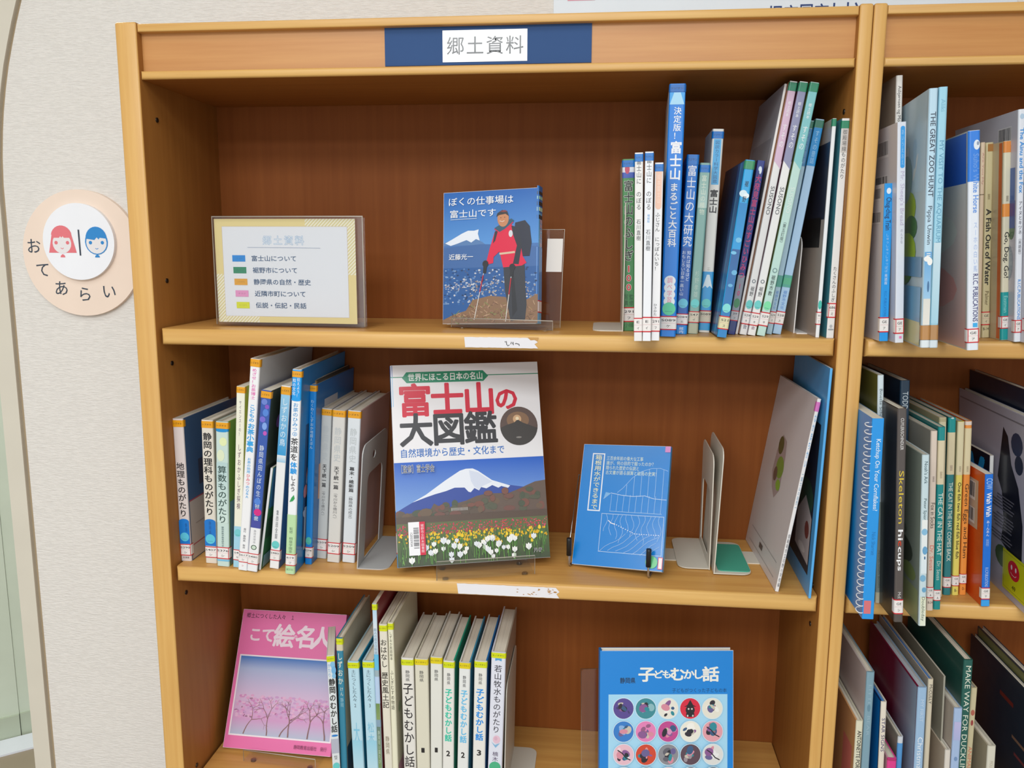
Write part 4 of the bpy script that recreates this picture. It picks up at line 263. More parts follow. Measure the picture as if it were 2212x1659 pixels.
def rrect(a0, a1, b0, b1, r, corners='1111', n=5):
    """rounded rectangle loop, corners order: a0b0, a1b0, a1b1, a0b1"""
    out = []
    for i, (cx, cy, s) in enumerate(((a0, b0, 180), (a1, b0, 270), (a1, b1, 0), (a0, b1, 90))):
        if corners[i] == '0' or r == 0: out.append((cx, cy)); continue
        ox = cx+(r if cx == a0 else -r); oy = cy+(r if cy == b0 else -r)
        for k in range(n+1):
            a = math.radians(s+90*k/n); out.append((ox+r*math.cos(a), oy+r*math.sin(a)))
    return out
def tube(name, pts, r, mat, parent=None, n=8, closed=False):
    V, F = [], []; pts = [Vector(p) for p in pts]; m = len(pts); up = Vector((.3, .2, 1)).normalized()
    for i, p in enumerate(pts):
        d = (pts[(i+1) % m if closed else min(i+1, m-1)]-pts[(i-1) % m if closed else max(i-1, 0)]).normalized()
        a = d.cross(up if abs(d.dot(up)) < .95 else Vector((1, 0, 0))).normalized(); b = d.cross(a)
        for k in range(n): t = 2*math.pi*k/n; V.append(p+a*(r*math.cos(t))+b*(r*math.sin(t)))
    for i in range(m if closed else m-1):
        for k in range(n): F.append((i*n+k, i*n+(k+1) % n, ((i+1) % m)*n+(k+1) % n, ((i+1) % m)*n+k))
    if not closed: F += [tuple(range(n))[::-1], tuple((m-1)*n+k for k in range(n))]
    me = bpy.data.meshes.new(name); me.from_pydata([tuple(v) for v in V], [], F)
    for p in me.polygons: p.use_smooth = len(p.vertices) == 4
    return link(name, me, parent, [mat])

# ------------------------------------------------------------------ lettering
_G = {}
_fc = bpy.data.curves.new('lettering', 'FONT'); _fc.resolution_u = 2; _fo = bpy.data.objects.new('lettering', _fc); COL.objects.link(_fo)
def glyph(s, wt=0.0):
    k = (s, wt)
    if k not in _G:
        thin = wt if wt <= .008 else 0; _fc.body = s; _fc.offset = thin
        bpy.context.view_layer.update()
        e = _fo.evaluated_get(bpy.context.evaluated_depsgraph_get()); me = e.to_mesh()
        V = [(v.co.x, v.co.y, 0) for v in me.vertices]; F = [tuple(p.vertices) for p in me.polygons]
        e.to_mesh_clear()
        if wt > thin:   # heavy strokes: the same ink laid down again a little to each side
            r = wt; V0, F0, n = V, F, len(V); V, F = [], []; m = 8 if r > .016 else 4
            for j in range(m):
                a = 2*math.pi*(j+.5)/m; V += [(x+r*math.cos(a), y+r*math.sin(a), j) for x, y, _ in V0]; F += [tuple(i+n*j for i in q) for q in F0]
        _G[k] = (V, F)
    return _G[k]
_V, _F = glyph('国'); EMH = (max(v[1] for v in _V)-min(v[1] for v in _V))/.86
EMC = (sum((max(v[i] for v in _V), min(v[i] for v in _V)))/2 for i in (0, 1)); EMX, EMY = EMC
class PM:
    """printed mesh: polygons that carry their ink colour"""
    def __init__(s): s.v, s.f, s.c = [], [], []
    def add(s, V, F, col):
        n = len(s.v); s.v += [tuple(v) for v in V]
        for q in F: s.f.append(tuple(i+n for i in q)); s.c.append([col[i] for i in q] if isinstance(col, list) else [col]*len(q))
    def poly(s, pts, col): s.add(pts, [tuple(range(len(pts)))], col)
    def build(s, name, parent, mat, smooth=False):
        me = bpy.data.meshes.new(name); me.from_pydata(s.v, [], s.f)
        a = me.color_attributes.new('print', 'FLOAT_COLOR', 'CORNER')
        a.data.foreach_set('color', [x for q in s.c for c in q for x in c])
        return link(name, me, parent, [mat])
class Canvas:
    """flat printed face; mp(u, v, e) -> xyz with e the ink height above the paper"""
    def __init__(s, pm, mp, base=.00012, step=.00003): s.pm, s.mp, s.e, s.st = pm, mp, base, step
    def up(s): s.e += s.st; return s.e
    def poly(s, pts, col, layer=True):
        e = s.up() if layer else s.e; s.pm.poly([s.mp(u, v, e) for u, v in pts], [lin(c) for c in col] if isinstance(col, list) else lin(col))
    def rect(s, u0, u1, v0, v1, col, layer=True): s.poly([(u0, v0), (u1, v0), (u1, v1), (u0, v1)], col, layer)
    def grad(s, u0, u1, v0, v1, cb, ct, n=6):
        e = s.up(); a, b = lin(cb), lin(ct)
        for i in range(n):
            p, q = i/n, (i+1)/n; x, y = mixc(a, b, p), mixc(a, b, q)
            s.pm.add([s.mp(u0, v0+(v1-v0)*p, e), s.mp(u1, v0+(v1-v0)*p, e), s.mp(u1, v0+(v1-v0)*q, e), s.mp(u0, v0+(v1-v0)*q, e)], [(0, 1, 2, 3)], [x, x, y, y])
    def ell(s, u, v, a, b, col, n=20, layer=True, rot=0):
        cr, sr = math.cos(rot), math.sin(rot)
        s.poly([(u+a*math.cos(t)*cr-b*math.sin(t)*sr, v+a*math.cos(t)*sr+b*math.sin(t)*cr) for t in (2*math.pi*k/n for k in range(n))], col, layer)
    def line(s, pts, w, col, layer=True, w1=None):
        e = s.up() if layer else s.e; m = len(pts); L, R = [], []
        for i in range(m):
            a, b = pts[max(i-1, 0)], pts[min(i+1, m-1)]; dx, dy = b[0]-a[0], b[1]-a[1]; d = math.hypot(dx, dy) or 1
            ww = (w+(w1-w)*i/(m-1))/2 if w1 is not None else w/2
            nx, ny = -dy/d*ww, dx/d*ww; L.append((pts[i][0]+nx, pts[i][1]+ny)); R.append((pts[i][0]-nx, pts[i][1]-ny))
        V = [s.mp(u, v, e) for u, v in L+R]; s.pm.add(V, [(i, i+1, m+i+1, m+i) for i in range(m-1)], lin(col))
    def frame(s, u0, u1, v0, v1, w, col):
        s.up()
        for a in ((u0, u1, v0, v0+w), (u0, u1, v1-w, v1), (u0, u0+w, v0+w, v1-w), (u1-w, u1, v0+w, v1-w)): s.rect(*a, col, False)
    def put(s, V, F, fx, col, layer=True):
        e = s.up() if layer else s.e; s.pm.add([s.mp(*fx(a, b), e+j*2.5e-6) for a, b, j in V], F, lin(col))
    def vtext(s, t, uc, v0, v1, size, col, wt=0.0):
        """vertical writing from v1 (top) down to v0, glyph width size"""
        n = len(t); cell = (v1-v0)/n; sx = size/EMH; sy = cell*.98/EMH; s.up()
        for i, ch in enumerate(t):
            if ch in ' 　': continue
            cy = v1-(i+.5)*cell; V, F = glyph(ch, wt); du = dv = 0
            if ch in 'ょっゃゅュョャッ': du, dv = size*.1, cell*.08
            if ch in 'ー（）()～': s.put(V, F, lambda a, b: (uc+(b-EMY)*sx, cy-(a-EMX)*sy), col, False)
            else: 
                ex = EMX if ord(ch) > 0x2000 else (max(v[0] for v in V)+min(v[0] for v in V))/2
                s.put(V, F, lambda a, b: (uc+(a-ex)*sx+du, cy+(b-EMY)*sy+dv), col, False)
    def htext(s, t, u0, u1, vc, size, col, wt=0.0, rot=0.0):
        """one line fitted between u0 and u1, letter height size"""
        V, F = glyph(t, wt)
        if not V: return
        a0, a1 = min(v[0] for v in V), max(v[0] for v in V); cj = any(ord(c) > 0x2000 for c in t)
        k = (u1-u0)/(a1-a0); ky = size/(EMH*.9) if cj else size/.72; my = EMY if cj else .345
        uc = (u0+u1)/2; ac = (a0+a1)/2; cr, sr = math.cos(rot), math.sin(rot)
        def fx(a, b):
            x, y = (a-ac)*k, (b-my)*ky; return (uc+x*cr-y*sr, vc+x*sr+y*cr)
        s.put(V, F, fx, col)
    def xtext(s, t, uc, v0, v1, size, col, wt=0.0):
        """sideways writing that reads downwards"""
        V, F = glyph(t, wt); a0, a1 = min(v[0] for v in V), max(v[0] for v in V); k = (v1-v0)/(a1-a0); ky = size/.75
        s.put(V, F, lambda a, b: (uc+(b-.3)*ky, v1-(a-a0)*k), col)
    def bars(s, u0, u1, v0, v1, rnd):
        s.rect(u0, u1, v0, v1, '#e4e2e4'); s.up(); n = 22; x = u0+(u1-u0)*.04; W = (u1-u0)*.92
        for i in range(n):
            s.rect(x+W*i/n, x+W*i/n+W/n*rnd.choice((.3, .5, .75)), v0+(v1-v0)*.15, v1-(v1-v0)*.06, '#3a3a40', False)

# ------------------------------------------------------------------ a book
def u_shell(pm, w, h, d, r, bt, cs, cl, cr, paper):
    arc = [(-w/2, d), (-w/2, r)]+[(-w/2+r-r*math.cos(math.pi/2*k/4), r-r*math.sin(math.pi/2*k/4)) for k in range(1, 5)]
    out = arc+[(-x, y) for x, y in reversed(arc)]
    inn = []
    for x, y in out:
        s = 1 if x > 0 else -1; inn.append((s*min(abs(x), w/2-bt) if abs(x) > 1e-9 else 0, y if y >= d-1e-9 else max(y, bt*1.0+r*.4)))
    n = len(out); P = lambda L, z: [(x, y, z) for x, y in L]
    V = P(out, 0)+P(out, h)+P(inn, 0)+P(inn, h); cs, cl, cr, pp = lin(cs), lin(cl), lin(cr), lin(paper)
    for i in range(n-1):
        c = cl if i == 0 else cr if i == n-2 else cs
        pm.add(V, [(i, i+1, n+i+1, n+i)], c) if False else None
    base = len(pm.v); pm.v += V
    def face(q, c): pm.f.append(tuple(base+i for i in q)); pm.c.append([c]*len(q))
    for i in range(n-1):
        c = cl if i == 0 else cr if i == n-2 else cs
        face((i, i+1, n+i+1, n+i), c); face((2*n+i, 3*n+i, 3*n+i+1, 2*n+i+1), pp)
        face((n+i, n+i+1, 3*n+i+1, 3*n+i), c); face((i, 2*n+i, 2*n+i+1, i+1), c)
    for a in (0, n-1): face((a, n+a, 3*n+a, 2*n+a) if a == 0 else (a, 2*n+a, 3*n+a, n+a), pp)
    return out
def wrap(out, w, r, e, v0, v1, pm, col, over=.003):
    """a strip stuck round the spine from board to board"""
    pts = [(-w/2-e, r+over)]+[(x, y) for x, y in out[1:-1]]+[(w/2+e, r+over)]; q = []
    for x, y in pts:
        if y > r+over/2: q.append((x, y)); continue
        cx = min(max(x, -w/2+r), w/2-r); dx, dy = x-cx, y-r; L = math.hypot(dx, dy) or 1; q.append((x+dx/L*e, y+dy/L*e))
    n = len(q); pm.add([(x, y, v0) for x, y in q]+[(x, y, v1) for x, y in q], [(i, i+1, n+i+1, n+i) for i in range(n-1)], lin(col))
def board_art(cv, art, d, h, left, rnd):
    f = lambda a: a*d; flip = -1 if left else 1
    for it in art:
        k = it[0]
        if k == 'r': cv.rect(f(max(it[1], .012)), f(min(it[2], .992)), max(it[3], .006)*h, min(it[4], .994)*h, it[5])
        elif k == 'g': cv.grad(f(max(it[1], .012)), f(min(it[2], .992)), max(it[3], .006)*h, min(it[4], .994)*h, it[5], it[6])
        elif k == 'g2':
            e = cv.up(); n = 10; a, b = lin(it[5]), lin(it[6])
            for i in range(n):
                p, q = i/n, (i+1)/n; u0, u1 = f(it[1]+(it[2]-it[1])*p)+.001, f(it[1]+(it[2]-it[1])*q)+.001; x, y = mixc(a, b, p), mixc(a, b, q)
                cv.pm.add([cv.mp(u0, .001, e), cv.mp(u1, .001, e), cv.mp(u1, h-.001, e), cv.mp(u0, h-.001, e)], [(0, 1, 2, 3)], [x, y, y, x])
        elif k == 'e': cv.ell(f(it[1]), it[2]*h, it[3]*d, it[4]*h, it[5], 14)
        elif k == 'b':
            for i in range(it[1]):
                cv.ell(f(rnd.uniform(.12, .9)), rnd.uniform(it[4]+.05, it[5]-.05)*h, rnd.uniform(.02, .08)*d, rnd.uniform(.012, .04)*h, it[2] if i % 2 else it[3], 9, True, rnd.uniform(0, 3))
        elif k == 'pg': cv.poly([(f(a), b*h) for a, b in it[1]], it[2])
        elif k == 'bar': cv.bars(f(it[1]), f(it[2]), it[3]*h, it[4]*h, rnd)
        elif k == 't':
            V, F = glyph(it[1], .05); a0, a1 = min(v[0] for v in V), max(v[0] for v in V); b0, b1 = min(v[1] for v in V), max(v[1] for v in V)
            cv.put(V, F, lambda a, b: (f(it[3]+(it[2]-it[3])*(a-a0)/(a1-a0)), (it[4]+(it[5]-it[4])*(b-b0)/(b1-b0))*h), it[6])
        elif k == 'ln':
            cv.up()
            for i in range(it[5]):
                v = it[3]+(it[4]-it[3])*(i+.5)/it[5]
                if i % 6 == 3: continue
                cv.rect(f(it[1]+.04*rnd.random()), f(it[2]-.1*rnd.random()), v*h, v*h+.0018, it[6], False)
def book(name, label, group, M, w, h, d, hard, spine, L, R, paper, prints, Lart=(), Rart=(), coil=False, smiley=False, mat=None, seed=0, booklet=False):
    root = empty(name, label, 'book', M=M, group=group); rnd = random.Random(seed); mat = mat or M_PRINT
    bt = min(.0019, w*.22) if hard else min(.0006, w*.2); r = min(.0022 if hard else .0011, w*.3); ov = .0028 if hard else .0004
    pm = PM(); out = u_shell(pm, w, h, d, r, bt, spine, L, R, '#e6e2d8')
    cv = Canvas(pm, lambda u, v, e: (u, -e, v)); parts = []
    tw = w-2*r*.55
    for it in prints:
        k = it[0]
        if k == 'V':
            _, t, v0, v1, c, sz, uo, wt, oc, ow = it
            if oc: cv.vtext(t, uo*w, v0, v1, sz*w, oc, ow)
            cv.vtext(t, uo*w, v0, v1, sz*w, c, wt)
        elif k == 'X': cv.xtext(it[1], it[6]*w, it[2], it[3], it[5]*w, it[4], it[7])
        elif k == 'H': cv.htext(it[1], -it[5]*w/2, it[5]*w/2, it[2], it[4], it[3], it[6])
        elif k == 'B':
            _, v0, v1, c, wd, uo = it; v0, v1 = max(v0, .0004), min(v1, h-.0004)
            if wd >= 1: wrap(out, w, r, cv.up(), v0, v1, pm, c, .0002)
            else: cv.rect((uo-wd/2)*w, (uo+wd/2)*w, v0, v1, c)
        elif k == 'G':
            v0, v1 = max(it[1], .0004), min(it[2], h-.0004); e = cv.up(); n = 8; a, b = lin(it[3]), lin(it[4])
            cv.grad(-w/2+r*.4, w/2-r*.4, v0, v1, it[3], it[4])
        elif k == 'P': cv.poly([(a*w, it[1]+(it[2]-it[1])*b) for a, b in it[4]], it[3])
        elif k == 'E': cv.ell(it[5]*w, it[1], it[3]*w, it[4], it[2], 18)
        else: parts.append(it)
    for art, left in ((Lart, True), (Rart, False)):
        if art:
            s = -1 if left else 1
            board_art(Canvas(pm, lambda u, v, e, s=s: (s*(w/2+e), u+r, v), .00008), art, d-r-.002, h, left, rnd)
    cover = pm.build('cover', root, mat)
    bw = w/2-bt-.00015
    if booklet: bw = max(w/2-bt, .0003)
    box('page_block', -bw, bw, bt+r*.4+.0003, d-ov, ov, h-ov, pages(paper), root)
    e0 = cv.e+.0001
    for it in parts:
        q = PM(); k = it[0]
        if k in 'TK':
            v0, v1, c = it[1], it[2], it[3]; wrap(out, w, r, e0, v0, v1, q, c, .004)
            if k == 'T' and it[4]:
                cc = Canvas(q, lambda u, v, e: (u, -e, v), e0+.00005); cc.htext(it[4], -w*.42, w*.36, (v0+v1)/2, (v1-v0)*.3, '#3a3418' if c[1] in 'ed' else '#14365c', .004)
            q.build('genre_tape' if k == 'T' else 'repair_tape', root, M_PRINT)
        elif k == 'D':
            cc = Canvas(q, lambda u, v, e: (u, -e, v), e0); rr = it[3]*w; n = 22
            cc.ell(0, it[1], min(rr, w*.47), max(rr, .0055), it[2], n); cc.line([(-rr*.6, it[1]-.003), (rr*.5, it[1]-.0034)], .0004, '#2c7a78')
            q.build('colour_dot_sticker', root, M_PRINT); e0 += .00015
        elif k == 'L':
            _, v0, v1, a, b2, st, c = it; hh = v1-v0
            wrap(out, w, r, e0, v0, v1, q, c, .005); cc = Canvas(q, lambda u, v, e: (u, -e, v), e0+.00004); red = '#d2343c'
            for va, vb in ((v0, v0+hh*.075), (v1-hh*.075, v1)): wrap(out, w, r, e0+.00006, va, vb, q, red, .0048)
            cc.rect(-w*.46, w*.46, v0+hh*.49, v0+hh*.505, '#d89aa0')
            if st == 'frame': cc.rect(-w*.49, -w*.49+.0007, v0, v1, red); cc.rect(w*.49-.0007, w*.49, v0, v1, red)
            wf = min(.9, .22*len(a)+.12)
            if a: cc.htext(a, -w*wf/2, w*wf/2, v0+hh*.7, hh*.17, '#3a3a3e', .006)
            if b2: cc.htext(b2, -w*.13, w*.13, v0+hh*.27, hh*.2, '#3a3a3e', .006)
            q.build('call_number_label', root, M_CARD)
    if coil:
        for i in range(27):
            z = h*(.035+i*.93/26); n = 14
            tube('binding_coil', [(-w/2-.0005+.0042*math.cos(t)-.001, .006+.0062*math.sin(t), z+.0012*math.sin(t)) for t in (2*math.pi*k/n for k in range(n))], .0006, M_COIL, root, 6, True)
    if smiley:
        q = PM(); cc = Canvas(q, lambda u, v, e: (-w/2-e, d*.32-u, v), .0012)
        cc.rect(0, d*.32, .010, .062, '#dcdc2c'); cc.frame(.003, d*.32-.003, .013, .059, .0006, '#8a8a2a'); cc.ell(.032, .042, .0165, .0125, '#d82f40'); cc.up()
        cc.ell(.026, .045, .0022, .0032, '#f4eaea', 12, False); cc.ell(.038, .045, .0022, .0032, '#f4eaea', 12, False)
        cc.line([(.024, .038), (.028, .0355), (.036, .0355), (.040, .038)], .0009, '#f4d0d0'); cc.htext('49', .028, .038, .020, .006, '#2c2c10', .01)
        q.build('smiley_sticker', root, M_PRINT)
    return root
def face_book(name, label, cat, pos, yaw, lean, roll, w, h, t, spine_left, hard, sp, back, paper, art, prints=(), mat=None, group=None, extra=None, cover_col='#ffffff'):
    """a book shown cover first: w x h cover, t thick; pos is the lower edge of the cover's middle"""
    M = Matrix.Translation(pos) @ Matrix.Rotation(yaw, 4, 'Z') @ Matrix.Rotation(-lean, 4, 'X') @ Matrix.Rotation(-roll, 4, 'Y')
    loc = Matrix.Translation((-w/2, t/2, 0)) @ Matrix.Rotation(-math.pi/2, 4, 'Z') @ Matrix.Identity(4) if False else None
    if spine_left: Q = Matrix.Translation((-w/2, t/2, 0)) @ Matrix.Rotation(math.pi/2, 4, 'Z') @ Matrix.Scale(1, 4)
    # local book axes -> cover axes: depth runs away from the spine
    if spine_left: Q = Matrix(((0, 1, 0, -w/2), (-1, 0, 0, t/2), (0, 0, 1, 0), (0, 0, 0, 1)))
    else: Q = Matrix(((0, -1, 0, w/2), (1, 0, 0, t/2), (0, 0, 1, 0), (0, 0, 0, 1)))
    mat = mat or M_PRINT; root = empty(name, label, cat, M=M @ Q, group=group)
    bt = .0022 if hard else .0006; r = .0025 if hard else .0012; ov = .003 if hard else .0004
    pm = PM(); out = u_shell(pm, t, h, w, r, bt, sp, cover_col if not spine_left else back, cover_col if spine_left else back, '#e6e2d8')
    s = 1 if spine_left else -1
    cv = Canvas(pm, lambda u, v, e: (s*(t/2+e), u if spine_left else w-u, v), .0001, .00002); art(cv, w, h)
    cs = Canvas(pm, lambda u, v, e: (u, -e, v))
    for it in prints:
        if it[0] == 'B': wrap(out, t, r, cs.up(), it[1], it[2], pm, it[3], .0002)
        elif it[0] == 'V': cs.vtext(it[1], it[6]*t, it[2], it[3], it[5]*t, it[4], it[7])
    pm.build('cover', root, mat)
    box('page_block', -t/2+bt+.0002, t/2-bt-.0002, bt+r*.4, w-ov, ov, h-ov, pages(paper), root)
    if extra: extra(root, s, t, w, h)
    return root
# ------------------------------------------------------------------ room
YW = .225
def extrude_xz(name, loop, y0, t, mat, parent=None): return plate(name, [loop], t, lambda a, b, h: (a, y0+h, b), mat, parent)
M_PAPER, nt, b = new_mat('woven_wallpaper')
tc = nt.nodes.new('ShaderNodeTexCoord'); mp = nt.nodes.new('ShaderNodeMapping'); mp.inputs['Scale'].default_value = (95, 95, 560)
nt.links.new(tc.outputs['Object'], mp.inputs['Vector']); n1 = nt.nodes.new('ShaderNodeTexNoise'); n1.inputs['Scale'].default_value = 1; n1.inputs['Detail'].default_value = 3
nt.links.new(mp.outputs['Vector'], n1.inputs['Vector']); n2 = nt.nodes.new('ShaderNodeTexNoise'); n2.inputs['Scale'].default_value = 500
nt.links.new(tc.outputs['Object'], n2.inputs['Vector']); ad = nt.nodes.new('ShaderNodeMath'); ad.operation = 'MULTIPLY_ADD'; ad.inputs[1].default_value = .3
nt.links.new(n2.outputs['Fac'], ad.inputs[0]); nt.links.new(n1.outputs['Fac'], ad.inputs[2])
bp = nt.nodes.new('ShaderNodeBump'); bp.inputs['Strength'].default_value = .8; bp.inputs['Distance'].default_value = .0012
nt.links.new(ad.outputs[0], bp.inputs['Height']); nt.links.new(bp.outputs['Normal'], b.inputs['Normal'])
rp = nt.nodes.new('ShaderNodeValToRGB'); rp.color_ramp.elements[0].color = lin('#d7d3cd'); rp.color_ramp.elements[1].color = lin('#e0dcd6'); rp.color_ramp.elements[0].position = .35; rp.color_ramp.elements[1].position = .65
nt.links.new(n1.outputs['Fac'], rp.inputs['Fac']); nt.links.new(rp.outputs['Color'], b.inputs['Base Color']); b.inputs['Roughness'].default_value = .75
M_TRIM = plain('painted_casing', '#d2ccbd', .5); M_CAULK = plain('brown_caulk', '#a69377', .8); M_PALE = plain('pale_green_wall', '#d0dac8', .6)
M_FLOOR = plain('vinyl_floor', '#9a8b76', .4); M_CEIL = plain('ceiling_board', '#e6e4de', .8); M_REFLECTION = plain('white_floor_reflection', '#e6eaf2', .4)
edge = WALL_EDGE
o = extrude_xz('wall_back', edge+[(2.4, 2.7), (2.4, 0)], YW, .1, M_PAPER); tag(o, 'off-white woven wallpaper wall behind the bookcases', 'wall', kind='structure')
off = lambda d: [(x-d, z) for x, z in edge]
o = extrude_xz('trim_2', edge+off(.006)[::-1], YW+.004, .096, M_CAULK); tag(o, 'brown sealant joint along the curved wall edge', 'trim', kind='structure')
o = extrude_xz('trim_1', off(.006)+off(.036)[::-1], YW-.004, .1, M_TRIM); tag(o, 'beige curved opening casing at the left', 'trim', kind='structure')
(ax, ay), (bx, by) = CORR; dx, dy = bx-ax, by-ay; L = math.hypot(dx, dy); dx, dy = dx/L, dy/L
def corr(name, s0, s1, z0, z1, off, mat, label, cat):
    P = lambda a, b, h: (ax+dx*a+dy*(off+h), ay+dy*a-dx*(off+h), b)
    o = plate(name, [[(s0, z0), (s1, z0), (s1, z1), (s0, z1)]], -.03, P, mat); tag(o, label, cat, kind='structure'); return o
corr('wall_left', -1.4, CORR_S, 0, 2.7, 0, M_PALE, 'pale green corridor wall beyond the opening', 'wall')
corr('wall_corner', CORR_S+.0005, 1.2, 0, 2.7, -.004, M_PALE, 'pale green corridor wall right of the corner line', 'wall')
corr('baseboard_left', -1.4, CORR_S-.0005, 0, .075, .009, plain('baseboard_vinyl', '#b4bda8', .6), 'grey-green baseboard of the corridor', 'baseboard')
corr('baseboard_corner', CORR_S+.002, 1.2, 0, .075, .004, bpy.data.materials['baseboard_vinyl'], 'grey-green baseboard right of the corner', 'baseboard')
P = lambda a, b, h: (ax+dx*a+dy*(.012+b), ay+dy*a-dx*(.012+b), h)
o = plate('floor_reflection', [rrect(-.5, .5, 0, REFLECTION_W, .02)], .006, P, M_REFLECTION); tag(o, 'white strip standing in for a reflection on the corridor floor at the lower left corner', 'floor reflection')  # flat white strip painted in for light reflected on the floor
o = box('floor', -3, 3.2, -4.2, 3, -.05, 0, M_FLOOR); tag(o, 'brownish vinyl floor', 'floor', kind='structure')
o = box('ceiling', -3, 3.2, -4.2, 3, 2.7, 2.75, M_CEIL); tag(o, 'off-white ceiling', 'ceiling', kind='structure')

# ------------------------------------------------------------------ bookcases
Z1, Z2, Z3, D0 = 1.4239, 1.0967, .767, .21
def bookcase(name, label, x0, x1, tl, tr, sign_gap):
    root = empty(name, label, 'bookcase', (x0, 0, 0), group='wooden library bookcases'); W = x1-x0
    xl, xr = tl, W-tr
    def part(nm, a, b, c, d, e, f, mat, bev=.0015, seg=2, front=False, mats=None): return box(nm, a, b, c, d, e, f, mat, root, bev, seg, front, mats)
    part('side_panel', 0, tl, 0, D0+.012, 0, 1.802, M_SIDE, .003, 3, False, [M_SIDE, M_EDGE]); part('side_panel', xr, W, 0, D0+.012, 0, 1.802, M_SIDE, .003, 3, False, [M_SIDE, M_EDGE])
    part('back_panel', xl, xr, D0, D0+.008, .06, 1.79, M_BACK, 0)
    part('top_board', xl, xr, .002, D0, 1.7901, 1.8, M_WX, .002, 3, True, [M_WX, M_EDGEX])
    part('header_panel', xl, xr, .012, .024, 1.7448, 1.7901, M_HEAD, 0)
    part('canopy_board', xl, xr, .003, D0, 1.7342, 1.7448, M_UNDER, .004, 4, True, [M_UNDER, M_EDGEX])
    sh = []
    for z in (Z1, Z2, Z3, .44, .08):
        s = part('shelf', xl+.004, xr-.001, .004, D0-.001, z-.0215, z, M_WX, .0075, 5, True, [M_WX, M_EDGEX]); sh.append(s)
    part('plinth', xl, xr, .03, .045, 0, .0585, M_WX)
    for z in (1.4347+.05, 1.374, 1.1, 1.0467, .7789, 1.6905):
        for sx in (xl, xr):
            s = 1 if sx == xl else -1
            tube('pin_hole', [(sx-s*.001, .036, z), (sx+s*.0012, .036, z)], .0032, M_PIN, root, 10)
    return root, sh
case_l, sh_l = bookcase('bookcase', 'left wooden bookcase with the navy sign on its header', 0, .9, .028, .0152, 0)
case_r, sh_r = bookcase('bookcase', 'right wooden bookcase cut off by the right image edge', .9002, 1.78, .0152, .028, 0)
def torn(name, shelf, x0, x1, z0, z1, seed, hand):
    rnd = random.Random(seed); pm = PM(); n = 26; top, bot = [], []
    for i in range(n+1):
        u = x0+(x1-x0)*i/n; j = rnd.uniform(-1, 1)*.0006; bot.append((u+(.002*rnd.random() if i in (0, n) else 0), z0+j*.3)); top.append((u-(.004 if i == n else 0), z1+j*.4))
    cv = Canvas(pm, lambda u, v, e: (u, .004-e, v), .0004); m = len(top)
    cv.poly(bot+[(x1-.003, z0+(z1-z0)*.4), (x1+.001, z0+(z1-z0)*.6)]+top[::-1], '#eceaee')
    for i in range(0 if hand else 16): cv.ell(x0+(x1-x0)*(.55+.43*rnd.random()**.5), rnd.uniform(z0+.003, z1-.002), rnd.uniform(.0006, .003), rnd.uniform(.0003, .0009), '#b98a52', 8, True, rnd.uniform(-.5, .5))
    if hand:
        for a, b, q in ((.56, .62, ((0, 0), (.001, -.001))), (.58, .5, ((0, .002), (.0005, -.002), (.002, -.004), (.004, -.0025))), (.64, .36, ((0, 0), (.0008, .003), (.0022, .0005), (.003, .003), (.0035, -.001))), (.70, .3, ((0, .0015), (.002, .002), (.0032, .0012))), (.735, .3, ((0, .0015), (.0018, .001), (.0022, -.001)))):
            cv.line([(x0+(x1-x0)*a+u, z0+(z1-z0)*b+v) for u, v in q], .0009, '#22241f')
        cv.poly([(x1-.012, z1+.0006), (x1-.008, z1-.003), (x1-.003, z1-.0025), (x1+.0006, z1-.0045), (x1+.002, z1+.0006)], '#c99a5c')
    o = pm.build(name, shelf, M_CARD); o['label'] = 'torn white paper strip'; return o
torn('paper_label', sh_l[0], .4337, .5252, Z1-.0175, Z1-.0045, 3, True); torn('paper_label', sh_l[1], .4222, .5567, Z2-.0178, Z2-.0035, 8, False)

# shelf sign
root = empty('shelf_sign', 'navy header sign with a white card of black characters, on the left bookcase', 'sign', (.4615, .012, 1.768))
box('backing_plate', -.1243, .1243, -.0014, 0, -.0218, .0221, plain('navy_board', '#33507e', .6, spec=.15), root)
pm = PM(); cv = Canvas(pm, lambda u, v, e: (u, -.0017-e, v)); u0, u1, v0, v1 = -.0535, .0484, -.0187, .0176
cv.rect(u0, u1, v0, v1, '#f1f3f6')
for i, ch in enumerate('郷土資料'):
    uc = u0+.0155+i*.0238; V, F = glyph(ch, .004); cv.put(V, F, lambda a, b: (uc+(a-EMX)*.0225/EMH, (v0+v1)/2+(b-EMY)*.0225/EMH), '#15181c')
o = pm.build('title_card', root, M_FILM); o['label'] = 'white card lettered in black'

# washroom sign on the wall
def at2(p): return p
cx, cz, R1 = SIGN_C[0], SIGN_C[1], SIGN_C[2]
root = empty('washroom_sign', 'round peach washroom sign with a girl and a boy head, on the left wall', 'sign', (cx, YW, cz))
def disc(nm, x, z, r, y0, y1, mat, n=64): 
    o = plate(nm, [[(x+r*math.cos(2*math.pi*k/n), z+r*math.sin(2*math.pi*k/n)) for k in range(n)]], y1-y0, lambda a, b, h: (a, y0+h, b), mat, root); return o
disc('backing_disc', 0, 0, R1, -.008, 0, plain('peach_board', '#ecd8c7', .5))
ix, iz, ir = SIGN_I
disc('picture_disc', ix, iz, ir, -.015, -.008, plain('white_board', '#eef0f5', .45))
pm = PM(); cv = Canvas(pm, lambda u, v, e: (u, -.0083-e, v))
for ch, (u, v) in zip('おてあらい', SIGN_T): 
    V, F = glyph(ch, .0); k = .026/EMH; cv.put(V, F, lambda a, b: (u+(a-EMX)*k, v+(b-EMY)*k), '#3b4756')
pm.build('lettering', root, M_CARD)
pm = PM(); cv = Canvas(pm, lambda u, v, e: (u, -.0152-e, v)); PK, BL, FC = '#f0848c', '#3f92d8', '#f4f1f2'
gx, gz = SIGN_G; 
